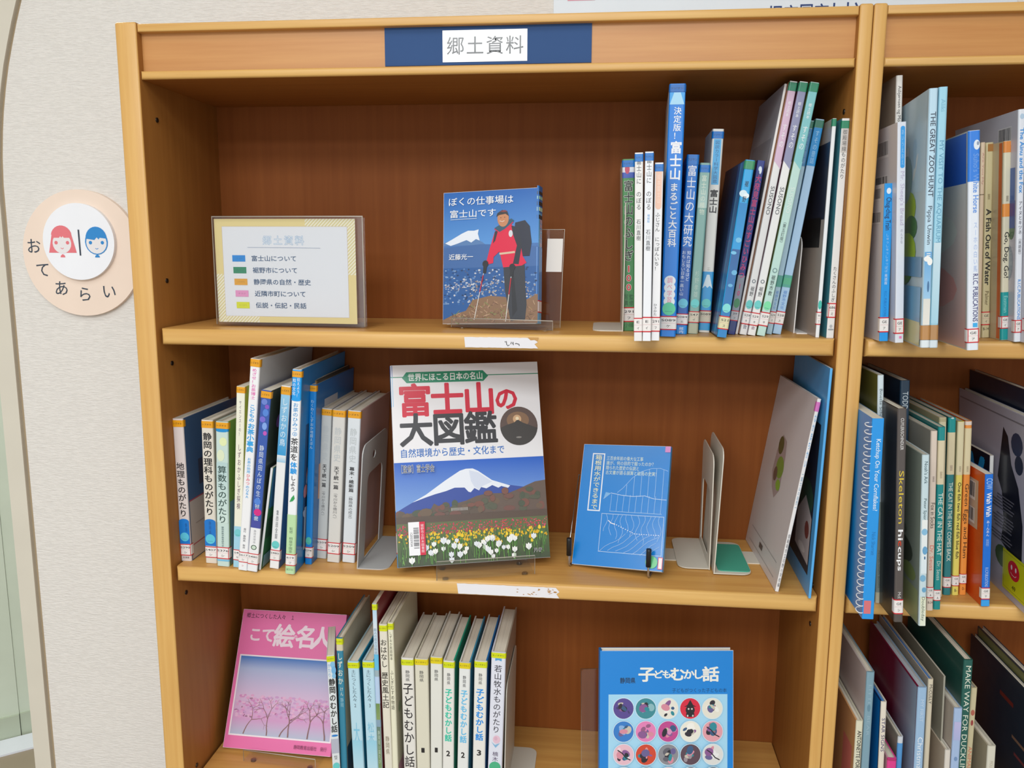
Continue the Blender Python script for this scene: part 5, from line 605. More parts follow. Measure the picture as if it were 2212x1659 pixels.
cv.poly([(gx-.0225, gz-.0185), (gx-.016, gz+.010)]+[(gx+.0175*math.cos(math.radians(a)), gz+.006+.0175*math.sin(math.radians(a))) for a in range(170, 5, -15)]+[(gx+.0165, gz+.010), (gx+.0235, gz-.0185)], PK)
cv.ell(gx, gz-.004, .0155, .0155, FC); cv.poly([(gx-.0158, gz+.0045)]+[(gx+.0165*math.cos(math.radians(a)), gz+.0045+.017*math.sin(math.radians(a))) for a in range(180, -1, -15)]+[(gx+.004, gz+.0045), (gx+.002, gz+.007), (gx, gz+.0045), (gx-.002, gz+.007), (gx-.004, gz+.0045)], PK)
cv.poly([(gx-.004, gz-.0255), (gx-.003, gz-.0225), (gx, gz-.0205), (gx+.003, gz-.0225), (gx+.004, gz-.0255)], PK)
for s in (-1, 1): cv.ell(gx+s*.0095, gz-.003, .0028, .0028, PK, 14)
cv.line([(gx-.0025, gz-.011), (gx, gz-.0125), (gx+.0025, gz-.011)], .001, PK)
gx, gz = SIGN_B
cv.ell(gx, gz-.002, .0188, .0195, BL); cv.ell(gx, gz-.003, .0168, .0170, FC)
cv.poly([(gx-.0172, gz+.003)]+[(gx+.0175*math.cos(math.radians(a)), gz+.003+.0185*math.sin(math.radians(a))) for a in range(180, -1, -15)]+[(gx+.0172, gz+.003), (gx+.006, gz+.0045), (gx+.004, gz+.0018), (gx+.001, gz+.005), (gx-.003, gz+.001)], BL)
for s in (-1, 1): cv.ell(gx+s*.0098, gz-.003, .0028, .0028, BL, 14)
cv.line([(gx-.0025, gz-.0115), (gx, gz-.013), (gx+.0025, gz-.0115)], .001, BL); cv.poly([(gx-.004, gz-.0255), (gx-.003, gz-.0228), (gx, gz-.021), (gx+.003, gz-.0228), (gx+.004, gz-.0255)], BL)
cv.line(SIGN_L, .0024, '#3b4756'); pm.build('head_pictograms', root, M_CARD)

# wall poster above the cases
root = empty('wall_poster', 'pale blue poster on the wall above the bookcases, its lower part hidden', 'poster', (POSTER[0], YW, 1.7))
box('board', 0, .62, -.004, 0, 0, .55, plain('pale_blue_sheet', '#d9e2ea', .5), root)
pm = PM(); cv = Canvas(pm, lambda u, v, e: (u, -.0042-e, v)); px, pz = POSTER[1]-POSTER[0], POSTER[2]-1.7
cv.rect(POSTER[3]-POSTER[0], .058, POSTER[4]-1.7, .26, '#e79aae')
for i, ch in enumerate('旧市同市しい'):
    k = .0195/EMH; V, F = glyph(ch, .02); mv = max(q[1] for q in V); uc = px+.0085+.0203*i; cv.put(V, F, lambda a, b: (uc+(a-EMX)*k, pz-.0012+.0004*i+(b-mv)*k), '#27407a')
pm.build('poster_print', root, M_CARD)

# ------------------------------------------------------------------ the upright books
TYPD = {'hardcover_book': .15, 'picture_book': .17, 'booklet': .18}
for i, (nm, label, group, x, y, z, w, h, lean, yaw, d, hard, sp, L, R, paper, prints, La, Ra, flags) in enumerate(BOOKS):
    le, ya = math.radians(lean), math.radians(yaw)
    M = Matrix.Translation((x, y, z+.5*w*abs(math.sin(le))+.0002)) @ Matrix.Rotation(-ya, 4, 'Z') @ Matrix.Rotation(le, 4, 'Y')
    book(nm, label, group, M, w, h, d, hard, sp, L, R, paper, prints, La, Ra, 'c' in flags, 's' in flags, None, i, nm == 'booklet')

# ------------------------------------------------------------------ books shown cover first
def dotrow(cv, rnd, n, u0, u1, v0, v1, a, b, cols):
    for i in range(n):
        if i % 40 == 0: cv.up()
        u = rnd.uniform(u0, u1); v = rnd.uniform(v0, v1); cv.ell(u, v, a*rnd.uniform(.7, 1.3), b*rnd.uniform(.7, 1.3), rnd.choice(cols), 6, False)
def art_encyclopedia(cv, w, h):
    rnd = random.Random(5); X = lambda a: a*w; Y = lambda t: (1-t)*h
    cv.rect(0.0003, w, 0.0003, h-.0003, '#eceaec')
    cv.line([(X(.0), Y(.062)), (X(1), Y(.062))], .0012, '#1f8a66')
    cv.poly([(X(.075), Y(.066)), (X(.105), Y(.037)), (X(.62), Y(.037)), (X(.655), Y(.066)), (X(.62), Y(.093)), (X(.105), Y(.093))], '#1f8a66')
    cv.htext('世界にほこる日本の名山', X(.115), X(.615), Y(.065), .0105, '#eef2ee', .02)
    for i, ch in enumerate('富士山'):
        V, F = glyph(ch, .03); k = .0485/EMH; uc = X(.155+.215*i); cv.put(V, F, lambda a, b: (uc+(a-EMX)*k, Y(.185)+(b-EMY)*k*1.0), '#d4243f')
    V, F = glyph('の', .032); k = .036/EMH; cv.put(V, F, lambda a, b: (X(.77)+(a-EMX)*k, Y(.19)+(b-EMY)*k), '#d4243f')
    for i, ch in enumerate('大図鑑'):
        V, F = glyph(ch, .027); k = .0485/EMH; uc = X(.155+.215*i); cv.put(V, F, lambda a, b: (uc+(a-EMX)*k, Y(.335)+(b-EMY)*k), '#2e2e33')
    cv.ell(X(.845), Y(.332), .0268, .0272, '#5d4a44', 36); cv.ell(X(.84), Y(.302), .016, .012, '#8a6a50', 20); cv.ell(X(.835), Y(.296), .006, .006, '#d8b088', 16)
    cv.poly([(X(.845)+.0266*math.cos(t), Y(.332)+.0270*math.sin(t)) for t in (math.radians(a) for a in range(184, 357, 12))]+[(X(.87), Y(.315)), (X(.838), Y(.298)), (X(.815), Y(.313)), (X(.76), Y(.325))], '#3b3735'); cv.ell(X(.836), Y(.293), .0024, .0024, '#f8e4c0', 14)
    cv.ell(X(.84), Y(.39), .004, .0012, '#8a8680', 12)
    cv.htext('自然環境から歴史・文化まで', X(.05), X(.735), Y(.448), .0115, '#2f6fc0', .01)
    yt = .492; cv.grad(0.0003, w-.0003, Y(.80), Y(yt), '#8fb4e4', '#2c62c4', 8)
    # mountain, snow cap, woods
    mt = [(0, .735), (.06, .71), (.2, .655), (.33, .59), (.43, .545), (.47, .537), (.515, .537), (.55, .55), (.64, .60), (.73, .625), (.80, .635), (1, .66)]
    cv.poly([(X(a), Y(t)) for a, t in mt]+[(X(1), Y(.78)), (X(0), Y(.78))], '#3a519f')
    cv.poly([(X(a), Y(t)) for a, t in ((.11, .69), (.2, .655), (.33, .59), (.43, .545), (.47, .537), (.515, .537), (.55, .55), (.64, .60), (.76, .632), (.745, .643), (.70, .632), (.68, .640), (.64, .625), (.60, .640), (.565, .632), (.55, .648), (.52, .635), (.495, .655), (.48, .652), (.455, .63), (.39, .628), (.33, .643), (.26, .655), (.2, .668))], '#e9edf5')
    cv.poly([(X(a), Y(t)) for a, t in ((.49, .545), (.55, .558), (.64, .608), (.56, .632), (.55, .645), (.52, .628), (.5, .6))], '#d5dcec')
    hill = [(0, .745), (.1, .742), (.22, .735), (.25, .70), (.28, .715), (.33, .733), (.40, .705), (.46, .695), (.53, .675), (.6, .665), (.68, .667), (.75, .668), (.82, .65), (.88, .632), (.93, .618), (1, .612)]
    cv.poly([(X(a), Y(t)) for a, t in hill]+[(X(1), Y(.84)), (X(0), Y(.84))], '#66564d')
    for i in range(70):
        a = rnd.uniform(.02, .98); t = rnd.uniform(.70, .76) if a < .6 else rnd.uniform(.655, .75)
        if a < .25 and t < .735: continue
        cv.ell(X(a), Y(t), rnd.uniform(.003, .009), rnd.uniform(.0025, .006), rnd.choice(('#5f5248', '#6d5a4a', '#735049', '#4d5646', '#7a5248', '#585a4a')), 9)
    for i in range(14): cv.rect(X(.36+.008*i), X(.363+.008*i), Y(.742), Y(.742)+.004, '#c9c4c0', i == 0)
    cv.rect(0.0003, w-.0003, Y(.80), Y(.76), '#5a4a40'); cv.rect(0.0003, w-.0003, Y(.86), Y(.792), '#5f6a44')
    cv.grad(0.0003, w-.0003, .0005, Y(.84), '#3f4a34', '#57703f', 6)
    dotrow(cv, rnd, 420, X(.01), X(.99), Y(.85), Y(.80), .0009, .0009, ('#d23f62', '#c2355a', '#e0607c', '#b83a4c', '#cf5040'))
    for i in range(260):
        if i % 30 == 0: cv.up()
        u, v = rnd.uniform(.002, w-.002), rnd.uniform(.002, Y(.87)); hh = rnd.uniform(.006, .015)
        cv.line([(u, v), (u+rnd.uniform(-.002, .002), v+hh)], .0009, rnd.choice(('#4f8a3c', '#6ea24e', '#3c6a30', '#7fae5a', '#2e4a28')), False, .0003)
    dotrow(cv, rnd, 190, X(.01), X(.99), Y(.885), Y(.84), .0011, .0014, ('#eac12c', '#f2d23c', '#dca82a', '#e8b83c'))
    for i in range(46):
        u = rnd.uniform(X(.05), X(.98)); v = Y(rnd.uniform(.85, .915)); s = rnd.uniform(.0014, .0022)
        cv.line([(u, v-.012), (u, v)], .0006, '#5f9a44'); cv.poly([(u-s, v), (u-s*.8, v+s*1.4), (u, v+s*2.4), (u+s*.8, v+s*1.4), (u+s, v), (u, v-s*.6)], rnd.choice(('#f0c824', '#f4d648', '#e6b424')))
    for i in range(44):
        u = rnd.uniform(X(.03), X(.9)); v = Y(rnd.uniform(.885, .985)); s = rnd.uniform(.0026, .0042)
        cv.line([(u, max(.001, v-.013)), (u, v)], .0008, '#6aa24c')
        cv.poly([(u-s, v+s*.2), (u-s*.9, v+s*1.5), (u-s*.45, v+s*1.15), (u, v+s*1.75), (u+s*.5, v+s*1.15), (u+s*.95, v+s*1.5), (u+s, v+s*.2), (u, v-s*.75)], rnd.choice(('#f2f2ee', '#e6e9ee', '#f6f5ec')))
        cv.poly([(u-s*.2, v-s*.6), (u+s*.1, v+s*1.2), (u+s*.3, v-s*.4)], '#d8dede')
    # barcode label
    u0, u1, v0, v1 = X(.075), X(.182), Y(.945), Y(.785); cv.rect(u0, u1, v0, v1, '#f4f3f5'); cv.rect(u0+(u1-u0)*.66, u1, v0, v1, '#d6304a')
    cv.vtext('裾野市立鈴木図書館', u0+(u1-u0)*.83, v0+.003, v1-.003, .0045, '#f4dfe2')
    cv.up()
    for i in range(24): cv.rect(u0+(u1-u0)*.3, u0+(u1-u0)*.62, v0+.009+i*.00118, v0+.009+i*.00118+rnd.choice((.0003, .0006, .0008)), '#2a2a2e', False)
    cv.xtext('12055934', u0+(u1-u0)*.16, v0+.012, v1-.014, .0034, '#2c2c30')
    cv.htext('［監修］富士学会', X(.045), X(.26), Y(.527), .0105, '#f0f2f6', .03); cv.htext('［監修］富士学会', X(.045), X(.26), Y(.527), .0105, '#2c2c34', .004)
    cv.htext('PHP', X(.885), X(.945), Y(.958), .0052, '#f4f4f4', .05); cv.htext('PHP', X(.885), X(.945), Y(.958), .0052, '#1c1c1c', .02)
    cv.rect(X(.045), X(.055), .0005, h-.0005, '#dfdde0') if False else None
face_book('encyclopedia', 'large white and blue mountain encyclopedia shown cover first with tulips, centre of the middle shelf', 'book', (.442, .036, 1.110), math.radians(16.9), math.radians(18.8), math.radians(.3), .208, .274, .013, True, True, '#e9e9ea', '#e8e8ea', '#efece4', art_encyclopedia,
    [('B', .0, .075, '#2f9ae4'), ('V', '富士山の大図鑑', .09, .19, '#c83a50', .55, 0, .02), ('B', .216, .258, '#58b0e8'), ('B', .258, .2735, '#1c68c0'), ('B', .018, .048, '#e6d6d8'), ('B', .018, .02, '#d2343c'), ('B', .046, .048, '#d2343c')], group='books shown cover first')
def art_climber(cv, w, h):
    rnd = random.Random(9); X = lambda a: a*w; Y = lambda t: (1-t)*h
    cv.grad(.0003, w-.0003, Y(.52), h-.0003, '#6ba6e4', '#1c62b4', 8)
    cv.poly([(0.0003, Y(.385)), (X(.1), Y(.355)), (X(.2), Y(.315)), (X(.265), Y(.295)), (X(.33), Y(.295)), (X(.375), Y(.288)), (X(.375), Y(.325)), (X(.395), Y(.375)), (X(.42), Y(.385)), (X(.48), Y(.42)), (X(.4), Y(.47)), (0.0003, Y(.46))], '#5d82b4')
    cv.poly([(X(.02), Y(.385)), (X(.1), Y(.355)), (X(.2), Y(.315)), (X(.265), Y(.295)), (X(.33), Y(.297)), (X(.378), Y(.288)), (X(.37), Y(.32)), (X(.39), Y(.372)), (X(.35), Y(.36)), (X(.3), Y(.385)), (X(.25), Y(.365)), (X(.15), Y(.39)), (X(.08), Y(.405))], '#e8eef8')
    cv.rect(.0003, w-.0003, Y(.585), Y(.405), '#4a76b4'); cv.poly([(0.0003, Y(.42)), (X(.4), Y(.40)), (X(.7), Y(.41)), (w-.0003, Y(.43)), (w-.0003, Y(.59)), (.0003, Y(.59))], '#456ca6')
    cv.rect(.0003, w-.0003, .0005, Y(.575), '#2f5e9c')
    dotrow(cv, rnd, 330, X(.01), X(.98), Y(.86), Y(.58), .0016, .0011, ('#3f6fae', '#244a80', '#6a8fc0', '#c9ccd4', '#1d3a64', '#88a4c8', '#4b5f86'))
    dotrow(cv, rnd, 60, X(.02), X(.7), Y(.75), Y(.66), .0014, .0008, ('#d4d2d4', '#b2aab0', '#98a4bc'))
    dotrow(cv, rnd, 170, X(.28), X(.98), Y(.9), Y(.68), .0012, .0009, ('#a89c98', '#b8a898', '#6f84a8', '#98806e', '#c4b8ac'))
    cv.poly([(0.0003, Y(.97)), (X(.12), Y(.93)), (X(.25), Y(.9)), (X(.32), Y(.82)), (X(.5), Y(.79)), (X(.66), Y(.80)), (X(.8), Y(.85)), (w-.0003, Y(.78)), (w-.0003, .0005), (0.0003, .0005)], '#8a6a50')
    for i in range(240):
        if i % 40 == 0: cv.up()
        u = rnd.uniform(X(.1), X(.97)); v = rnd.uniform(.002, Y(.84)) if u > X(.3) else rnd.uniform(.002, Y(.93)); cv.line([(u, v), (u+rnd.uniform(-.006, .006), v+rnd.uniform(-.003, .006))], .0006, rnd.choice(('#b89070', '#6a4a3a', '#c8a888', '#8a7a4a', '#a07a6a', '#54402f', '#7f9a5a')), False)
    # the walker
    cv.poly([(X(.64), Y(.56)), (X(.86), Y(.56)), (X(.87), Y(.72)), (X(.885), Y(.86)), (X(.87), Y(.97)), (X(.72), Y(.98)), (X(.70), Y(.9)), (X(.66), Y(.75))], '#33363e'); cv.poly([(X(.72), Y(.6)), (X(.745), Y(.6)), (X(.79), Y(.9)), (X(.74), Y(.95))], '#24262c')
    cv.poly([(X(.76), Y(.25)), (X(.86), Y(.235)), (X(.91), Y(.28)), (X(.93), Y(.40)), (X(.91), Y(.5)), (X(.82), Y(.5)), (X(.74), Y(.4))], '#23283a')
    cv.poly([(X(.55), Y(.31)), (X(.70), Y(.25)), (X(.78), Y(.3)), (X(.82), Y(.42)), (X(.84), Y(.5)), (X(.88), Y(.55)), (X(.83), Y(.57)), (X(.64), Y(.58)), (X(.60), Y(.46)), (X(.54), Y(.50)), (X(.535), Y(.545)), (X(.48), Y(.555)), (X(.465), Y(.53)), (X(.50), Y(.43))], '#e03350')
    cv.poly([(X(.55), Y(.31)), (X(.585), Y(.30)), (X(.555), Y(.38)), (X(.53), Y(.4))], '#2a2c38'); cv.poly([(X(.72), Y(.27)), (X(.80), Y(.29)), (X(.83), Y(.42)), (X(.80), Y(.56)), (X(.74), Y(.555)), (X(.78), Y(.42)), (X(.74), Y(.34))], '#262a36')
    cv.poly([(X(.545), Y(.285)), (X(.6), Y(.262)), (X(.72), Y(.218)), (X(.75), Y(.235)), (X(.70), Y(.275)), (X(.60), Y(.315))], '#2c566c'); cv.line([(X(.545), Y(.29)), (X(.61), Y(.325)), (X(.74), Y(.245))], .0012, '#d83350')
    cv.line([(X(.60), Y(.478)), (X(.76), Y(.468))], .0026, '#d9bfa4'); cv.ell(X(.715), Y(.33), .0028, .0045, '#d8dade', 14)
    cv.ell(X(.635), Y(.215), .0078, .0108, '#c88a64', 20); cv.ell(X(.615), Y(.24), .0012, .001, '#b87858', 8)
    cv.poly([(X(.565), Y(.20)), (X(.575), Y(.175)), (X(.625), Y(.152)), (X(.675), Y(.16)), (X(.695), Y(.20)), (X(.66), Y(.182)), (X(.6), Y(.188))], '#2b2a30'); cv.poly([(X(.60), Y(.162)), (X(.655), Y(.153)), (X(.68), Y(.165)), (X(.64), Y(.168))], '#8a3a3c')
    cv.line([(X(.60), Y(.232)), (X(.625), Y(.239)), (X(.65), Y(.232))], .0007, '#f0e0d4'); cv.ell(X(.612), Y(.21), .0007, .0005, '#3a2018', 8); cv.ell(X(.652), Y(.207), .0007, .0005, '#3a2018', 8)
    for (a, b, c, d) in ((.455, .55, .34, .97), (.735, .58, .67, .985)):
        cv.line([(X(a), Y(b)), (X(a+(c-a)*.35), Y(b+(d-b)*.35))], .0010, '#c8ccd2'); cv.line([(X(a+(c-a)*.2), Y(b+(d-b)*.2)), (X(a+(c-a)*.52), Y(b+(d-b)*.52))], .0013, '#c2303c'); cv.line([(X(a+(c-a)*.5), Y(b+(d-b)*.5)), (X(c), Y(d))], .001, '#dcd6d0')
        cv.ell(X(a), Y(b), .0042, .0046, '#1e2026', 12); cv.poly([(X(a-.02), Y(b)), (X(a+.02), Y(b)), (X(a+.005), Y(b+.07)), (X(a-.025), Y(b+.07))], '#202228')
    cv.htext('ぼくの仕事場は', X(.06), X(.74), Y(.075), .0105, '#eef2f8', .008); cv.htext('富士山です', X(.075), X(.56), Y(.168), .0100, '#eef2f8', .008); cv.line([(X(.08), Y(.208)), (X(.36), Y(.206))], .0006, '#dfe8f4')
    cv.htext('近藤光一', X(.065), X(.325), Y(.493), .0075, '#f2f4f8', .01)
face_book('mountain_photo_book', 'blue photo cover of a red-jacketed mountain walker, propped on the upper shelf', 'book', MTN[0], math.radians(MTN[1]), math.radians(MTN[2]), math.radians(MTN[3]), MTN[4], MTN[5], .017, False, True, '#6fb2e2', '#4a86c4', '#f0ede6', art_climber,
    [('B', .142, .176, '#1e6cb4'), ('B', .134, .139, '#20303a'), ('B', .144, .149, '#bfe0c8'), ('B', .151, .156, '#16262e'), ('B', .159, .163, '#9fd0c0'), ('B', .165, .169, '#16262e'), ('V', '感動する仕事', .098, .134, '#e6c0cc', .6, 0, .02), ('B', .02, .098, '#5b8fd0'), ('B', .014, .03, '#e8dcdc'), ('B', .014, .0155, '#d2343c'), ('B', .0285, .03, '#d2343c')], group='books shown cover first')
def art_waterway(cv, w, h):
    X = lambda a: a*w; Y = lambda t: (1-t)*h; rnd = random.Random(2); ln = '#a9cdee'
    cv.rect(.0003, w-.0003, .0003, h-.0003, '#2583d2')
    cv.frame(X(.115), X(.26), Y(.56), Y(.075), .0016, '#eaeef2'); cv.vtext('箱根用水ができるまで', X(.19), Y(.55), Y(.088), .0105, '#e8e6b4', .006)
    for i, (t, a) in enumerate((('三百余年前の偉大な工事', .70), ('誰が、何の目的で掘ったのか？', .82), ('隠られた歴史の伝説と', .66), ('古文書が語る誤算と破局の史実！', .86))): cv.htext(t, X(.285), X(a), Y(.115+.04*i), .0058, '#cfe0d0', .004)
    cv.line([(X(.44), Y(.40)), (X(.5), Y(.36)), (X(.6), Y(.27)), (X(.7), Y(.215)), (X(.8), Y(.19)), (X(.9), Y(.185)), (X(.985), Y(.205))], .0005, ln)
    for a, t in ((.54, .33), (.62, .26), (.70, .215), (.78, .193), (.86, .188), (.94, .195)): cv.line([(X(a), Y(t)), (X(a), Y(.425))], .0005, ln)
    cv.line([(X(.29), Y(.455)), (X(.37), Y(.405)), (X(.5), Y(.42)), (X(.62), Y(.425)), (X(.75), Y(.415)), (X(.85), Y(.435)), (X(.99), Y(.44))], .0007, '#c9def2'); cv.poly([(X(.29), Y(.455)), (X(.37), Y(.407)), (X(.31), Y(.40))], '#7fb4e2')
    for i in range(9): cv.line([(X(.38+.07*i), Y(.415)), (X(.375+.07*i), Y(.555))], .0005, ln)
    cv.line([(X(.37), Y(.555)), (X(.95), Y(.555))], .0006, ln); cv.frame(X(.285), X(.98), Y(.885), Y(.575), .0007, '#bcd6f0')
    for i in range(11):
        a = .34+.06*i; cv.line([(X(a+.02*math.sin(k+i)+.0*k), Y(.58+.028*k)) for k in range(3+i % 4+3)], .0005, ln)
    for i in range(7):
        a = .30+.09*i; cv.line([(X(a+.055*k), Y(.88-.03*k-.01*math.sin(k*1.3+i))) for k in range(6) if a+.055*k < .965], .0005, ln)
    for i in range(20): cv.ell(X(.44+.026*i), Y(.655+.07*min(1, i/9)), .0009, .0006, '#e4eef8', 8)
    cv.line([(X(.37), Y(.63)), (X(.40), Y(.65)), (X(.45), Y(.66))], .0012, '#e4eef8')
    cv.rect(X(.94), X(.998), Y(.052), Y(.003), '#d58ac8'); cv.ell(X(.88), Y(.935), .0082, .0082, '#6cc68a', 24)
    u0, u1, v0, v1 = X(.95), X(.999), Y(.985), Y(.893); cv.rect(u0, u1, v0, v1, '#eadfe0'); cv.frame(u0, u1, v0, v1, .0009, '#d8404a')
face_book('local_history_book', 'small glossy blue book with white line maps on its cover, held by a wire stand', 'book', (.631, .050, 1.106), math.radians(-19.7), math.radians(27), math.radians(4.7), .126, .170, .009, False, False, '#3a9ad8', '#3a8ad0', '#d8cdb8', art_waterway, mat=M_FILM, group='books shown cover first')
def art_plaster(cv, w, h):
    X = lambda a: a*w; Y = lambda t: (1-t)*h; rnd = random.Random(4)
    cv.rect(.0003, w-.0003, .0003, h-.0003, '#e878ac'); cv.htext('郷土につくした人々　１', X(.04), X(.5), Y(.045), .0075, '#4a1f38', .01)
    for ch, a, s, c in (('こ', .15, .023, '#f0d4e0'), ('て', .275, .024, '#f0d4e0'), ('絵', .43, .037, '#f2dce6'), ('の', .54, .007, '#f2dce6'), ('名', .64, .036, '#f2dce6'), ('人', .79, .036, '#f2dce6')):
        V, F = glyph(ch, .03); k = s/EMH; cv.put(V, F, lambda p, q: (X(a)+(p-EMX)*k, Y(.185)+(q-EMY)*k), c)
    u0, u1, v0, v1 = X(.045), X(.975), Y(.90), Y(.345); cv.rect(u0-.0022, u1+.0022, v0-.0022, v1+.0022, '#f1e4ea')
    a, b = v1-(v1-v0)*.16, v1-(v1-v0)*.5; cv.grad(u0, u1, a, v1, '#aab4d4', '#3f74bc', 6); cv.grad(u0, u1, b, a, '#d0b4d0', '#aab4d4', 6); cv.grad(u0, u1, v1-(v1-v0)*.8, b, '#cf9cc4', '#d0b4d0', 6); cv.grad(u0, u1, v0, v1-(v1-v0)*.8, '#b4bcd0', '#cf9cc4', 5)
    dotrow(cv, rnd, 260, u0+.003, u1-.003, v0+(v1-v0)*.22, v0+(v1-v0)*.5, .003, .0018, ('#d8a0c4', '#cc8cba', '#dcb0cc', '#c69ac4'))
    def branch(u, v, ang, L, wd, dep):
        pts = [(u, v)]; 
        for k in range(4): 
            ang += rnd.uniform(-.28, .28); u += math.cos(ang)*L/4; v += math.sin(ang)*L/4; u = min(max(u, u0+.001), u1-.001); v = min(v, v1-.02); pts.append((u, v))
        cv.line(pts, wd, '#8a6460', True, wd*.55)
        if dep: 
            for s in (-1, 1): branch(u, v, ang+s*rnd.uniform(.35, .8), L*.66, wd*.6, dep-1)
    for a in (.14, .36, .48, .56, .74, .9): branch(X(a+.03), v0+.001, 1.57+rnd.uniform(-.3, .3), .024, .0018, 3)
    cv.htext('静岡教育出版社　発行', X(.66), X(.96), Y(.955), .0058, '#7a3058')
face_book('pink_biography_book', 'pink book with a plum blossom tree picture, propped at the left of the lower shelf', 'book', (.129, .085, .7755), math.radians(-5.3), math.radians(27), math.radians(2), .175, .205, .012, False, False, '#e27aac', '#e27aac', '#d8cdb8', art_plaster, group='books shown cover first')
def art_tales(cv, w, h):
    X = lambda a: a*w; Y = lambda v: h-v; rnd = random.Random(12)
    cv.rect(.0003, w-.0003, .0003, h-.0003, '#1184d8'); cv.htext('静岡県', X(.15), X(.265), Y(.0395), .0075, '#12304c', .02)
    for ch, a, s in (('子', .35, .021), ('ど', .435, .012), ('も', .50, .012), ('む', .58, .019), ('か', .665, .014), ('し', .735, .014), ('話', .83, .021)):
        V, F = glyph(ch, .03); k = s/EMH; cv.put(V, F, lambda p, q: (X(a)+(p-EMX)*k*1.15, Y(.0315)+(q-EMY)*k), '#eeede4')
    cv.htext('子どもがつくった子どもの本', X(.54), X(.95), Y(.0525), .0055, '#1a4a78')
    cv.rect(X(.065), X(.955), .012, Y(.0575), '#a9d8f0'); r = .0135
    pal = ('#5a4a90', '#3f8a94', '#e8e4d8', '#d8384c', '#e6e2d4', '#3f7fc8', '#e486b8', '#c04f90', '#ece8da', '#e2a2ac', '#e6bcc8', '#d0503c', '#8a8a90', '#5a4450', '#dcdcd8', '#d8d4cc', '#3f5a7a', '#e0b0b4', '#4a3a5a', '#3a4a64', '#c8d0b0', '#d89a4a', '#7aa8c8', '#b84a4a', '#6a5a80', '#d8c8a0', '#4a7a5a', '#c86a8a', '#8ab0d0', '#50484a', '#c8a080', '#5a8aa0', '#b0b0c0', '#d0605a', '#7a6a4a')
    acc = ('#2a2430', '#2f8a96', '#d890a0', '#6a6090', '#c8c0b0', '#3a5a80', '#8a5a90', '#20202a')
    for j in range(7):
        for i in range(5):
            u = X(.065)+.020+i*.0297; v = Y(.0575)-.0185-j*.0297
            if v-r < .013: continue
            cv.ell(u, v, r+.0009, r+.0009, '#cfe6f2', 26); cv.ell(u, v, r, r, pal[(j*5+i) % len(pal)], 26); k = j*5+i
            for q in range(9):
                a = rnd.uniform(0, 6.28); m = rnd.uniform(.0022, .0062); d = rnd.uniform(0, max(0, r-m-.0008)); cc = acc[(k+q*3) % 8] if q % 3 else mixh(pal[k % 35], '#ffffff' if k % 3 else '#202030', .4)
                cv.ell(u+math.cos(a)*d, v+math.sin(a)*d, m, m*rnd.uniform(.4, .9), cc, 11, True, rnd.uniform(0, 3))
            if k == 3:
                cv.ell(u, v, r, r, pal[3], 26); cv.ell(u, v-.002, .0062, .0062, '#17151a', 18); cv.poly([(u-.0085, v+.0025), (u-.004, v+.0045), (u, v+.0115), (u+.004, v+.0045), (u+.0085, v+.0025)], '#17151a'); cv.rect(u-.0055, u+.0055, v-.011, v-.006, '#17151a')
                for s in (-1, 1): cv.ell(u+s*.0022, v-.0005, .0012, .0012, '#d8d4d0', 10); cv.ell(u+s*.0035, v-.0095, .0011, .0014, '#d8d4d0', 10)
            if k in (10, 9, 14): cv.line([(u-.008, v+.006), (u-.002, v+.002), (u+.003, v-.004), (u+.009, v-.007)], .0014, '#1c1a22')
def mixh(a, b, t): return '#'+''.join('%02x' % round(int(a[i:i+2], 16)*(1-t)+int(b[i:i+2], 16)*t) for i in (1, 3, 5))
face_book('folk_tale_book', 'blue hardcover with rows of round pictures on its cover, propped on the lower shelf', 'book', KODOMO[0], math.radians(8.3), math.radians(KODOMO[1]), math.radians(-.7), .179, KODOMO[2], .016, True, True, '#1184d8', '#1184d8', '#e8e4da', art_tales, group='books shown cover first')

# ------------------------------------------------------------------ stands, holders and bookends
def local(root_pos, yaw): return Matrix.Translation(root_pos) @ Matrix.Rotation(yaw, 4, 'Z')
def easel(label, pos, yaw, w, depth, lip, back_h, lean, group, feet=True, lift=.003, sticker=False):
    """bent clear sheet: front lip, seat, leaning back rest"""
    root = empty('acrylic_book_stand', label, 'book stand', M=local(pos, yaw), group=group); t = .002
    plate('seat', [rrect(-w/2, w/2, 0, depth, .002)], t, lambda a, b, h: (a, b, lift+h), M_CLEAR, root)
    plate('front_lip', [rrect(-w/2, w/2, 0, lip, .004, '0011')], t, lambda a, b, h: (a, -h, lift+b), M_CLEAR, root)
    sl, cl = math.sin(lean), math.cos(lean)
    plate('back_rest', [rrect(-w/2, w/2, 0, back_h, .006, '0011')], t, lambda a, b, h: (a, depth+b*sl+h*cl, lift+b*cl-h*sl), M_CLEAR, root)
    tube('polished_edge', [(-w/2, -.001, lift), (-w/2, -.001, lift+lip), (w/2, -.001, lift+lip), (w/2, -.001, lift)], .0006, M_CLEAR_EDGE, root, 6)
    tube('polished_edge', [(x, depth+b*sl+.001, lift+b*cl) for x, b in ((-w/2, 0), (-w/2, back_h), (w/2, back_h), (w/2, 0))], .0005, M_CLEAR_EDGE, root, 6)
    if feet:
        for sx in (-1, 1):
            for yy in (.006, depth-.006): tube('foot', [(sx*(w/2-.012), yy, 0), (sx*(w/2-.012), yy, lift)], .004, M_CLEAR, root, 10)
    if sticker:
        o = plate('paper_sticker', [[(w/2-.022, back_h-.055), (w/2-.001, back_h-.055), (w/2-.001, back_h-.012), (w/2-.022, back_h-.012)]], .0003, lambda a, b, h: (a, depth+b*sl-.0005-h, lift+b*cl), plain('sticker_paper', '#d8d2cc', .7), root)
    return root
AG = 'clear acrylic book stands'
easel('clear acrylic stand under the large mountain encyclopedia', (.460, .0135, Z2), math.radians(16.9), .131, .05, .026, .15, math.radians(18.8), AG)
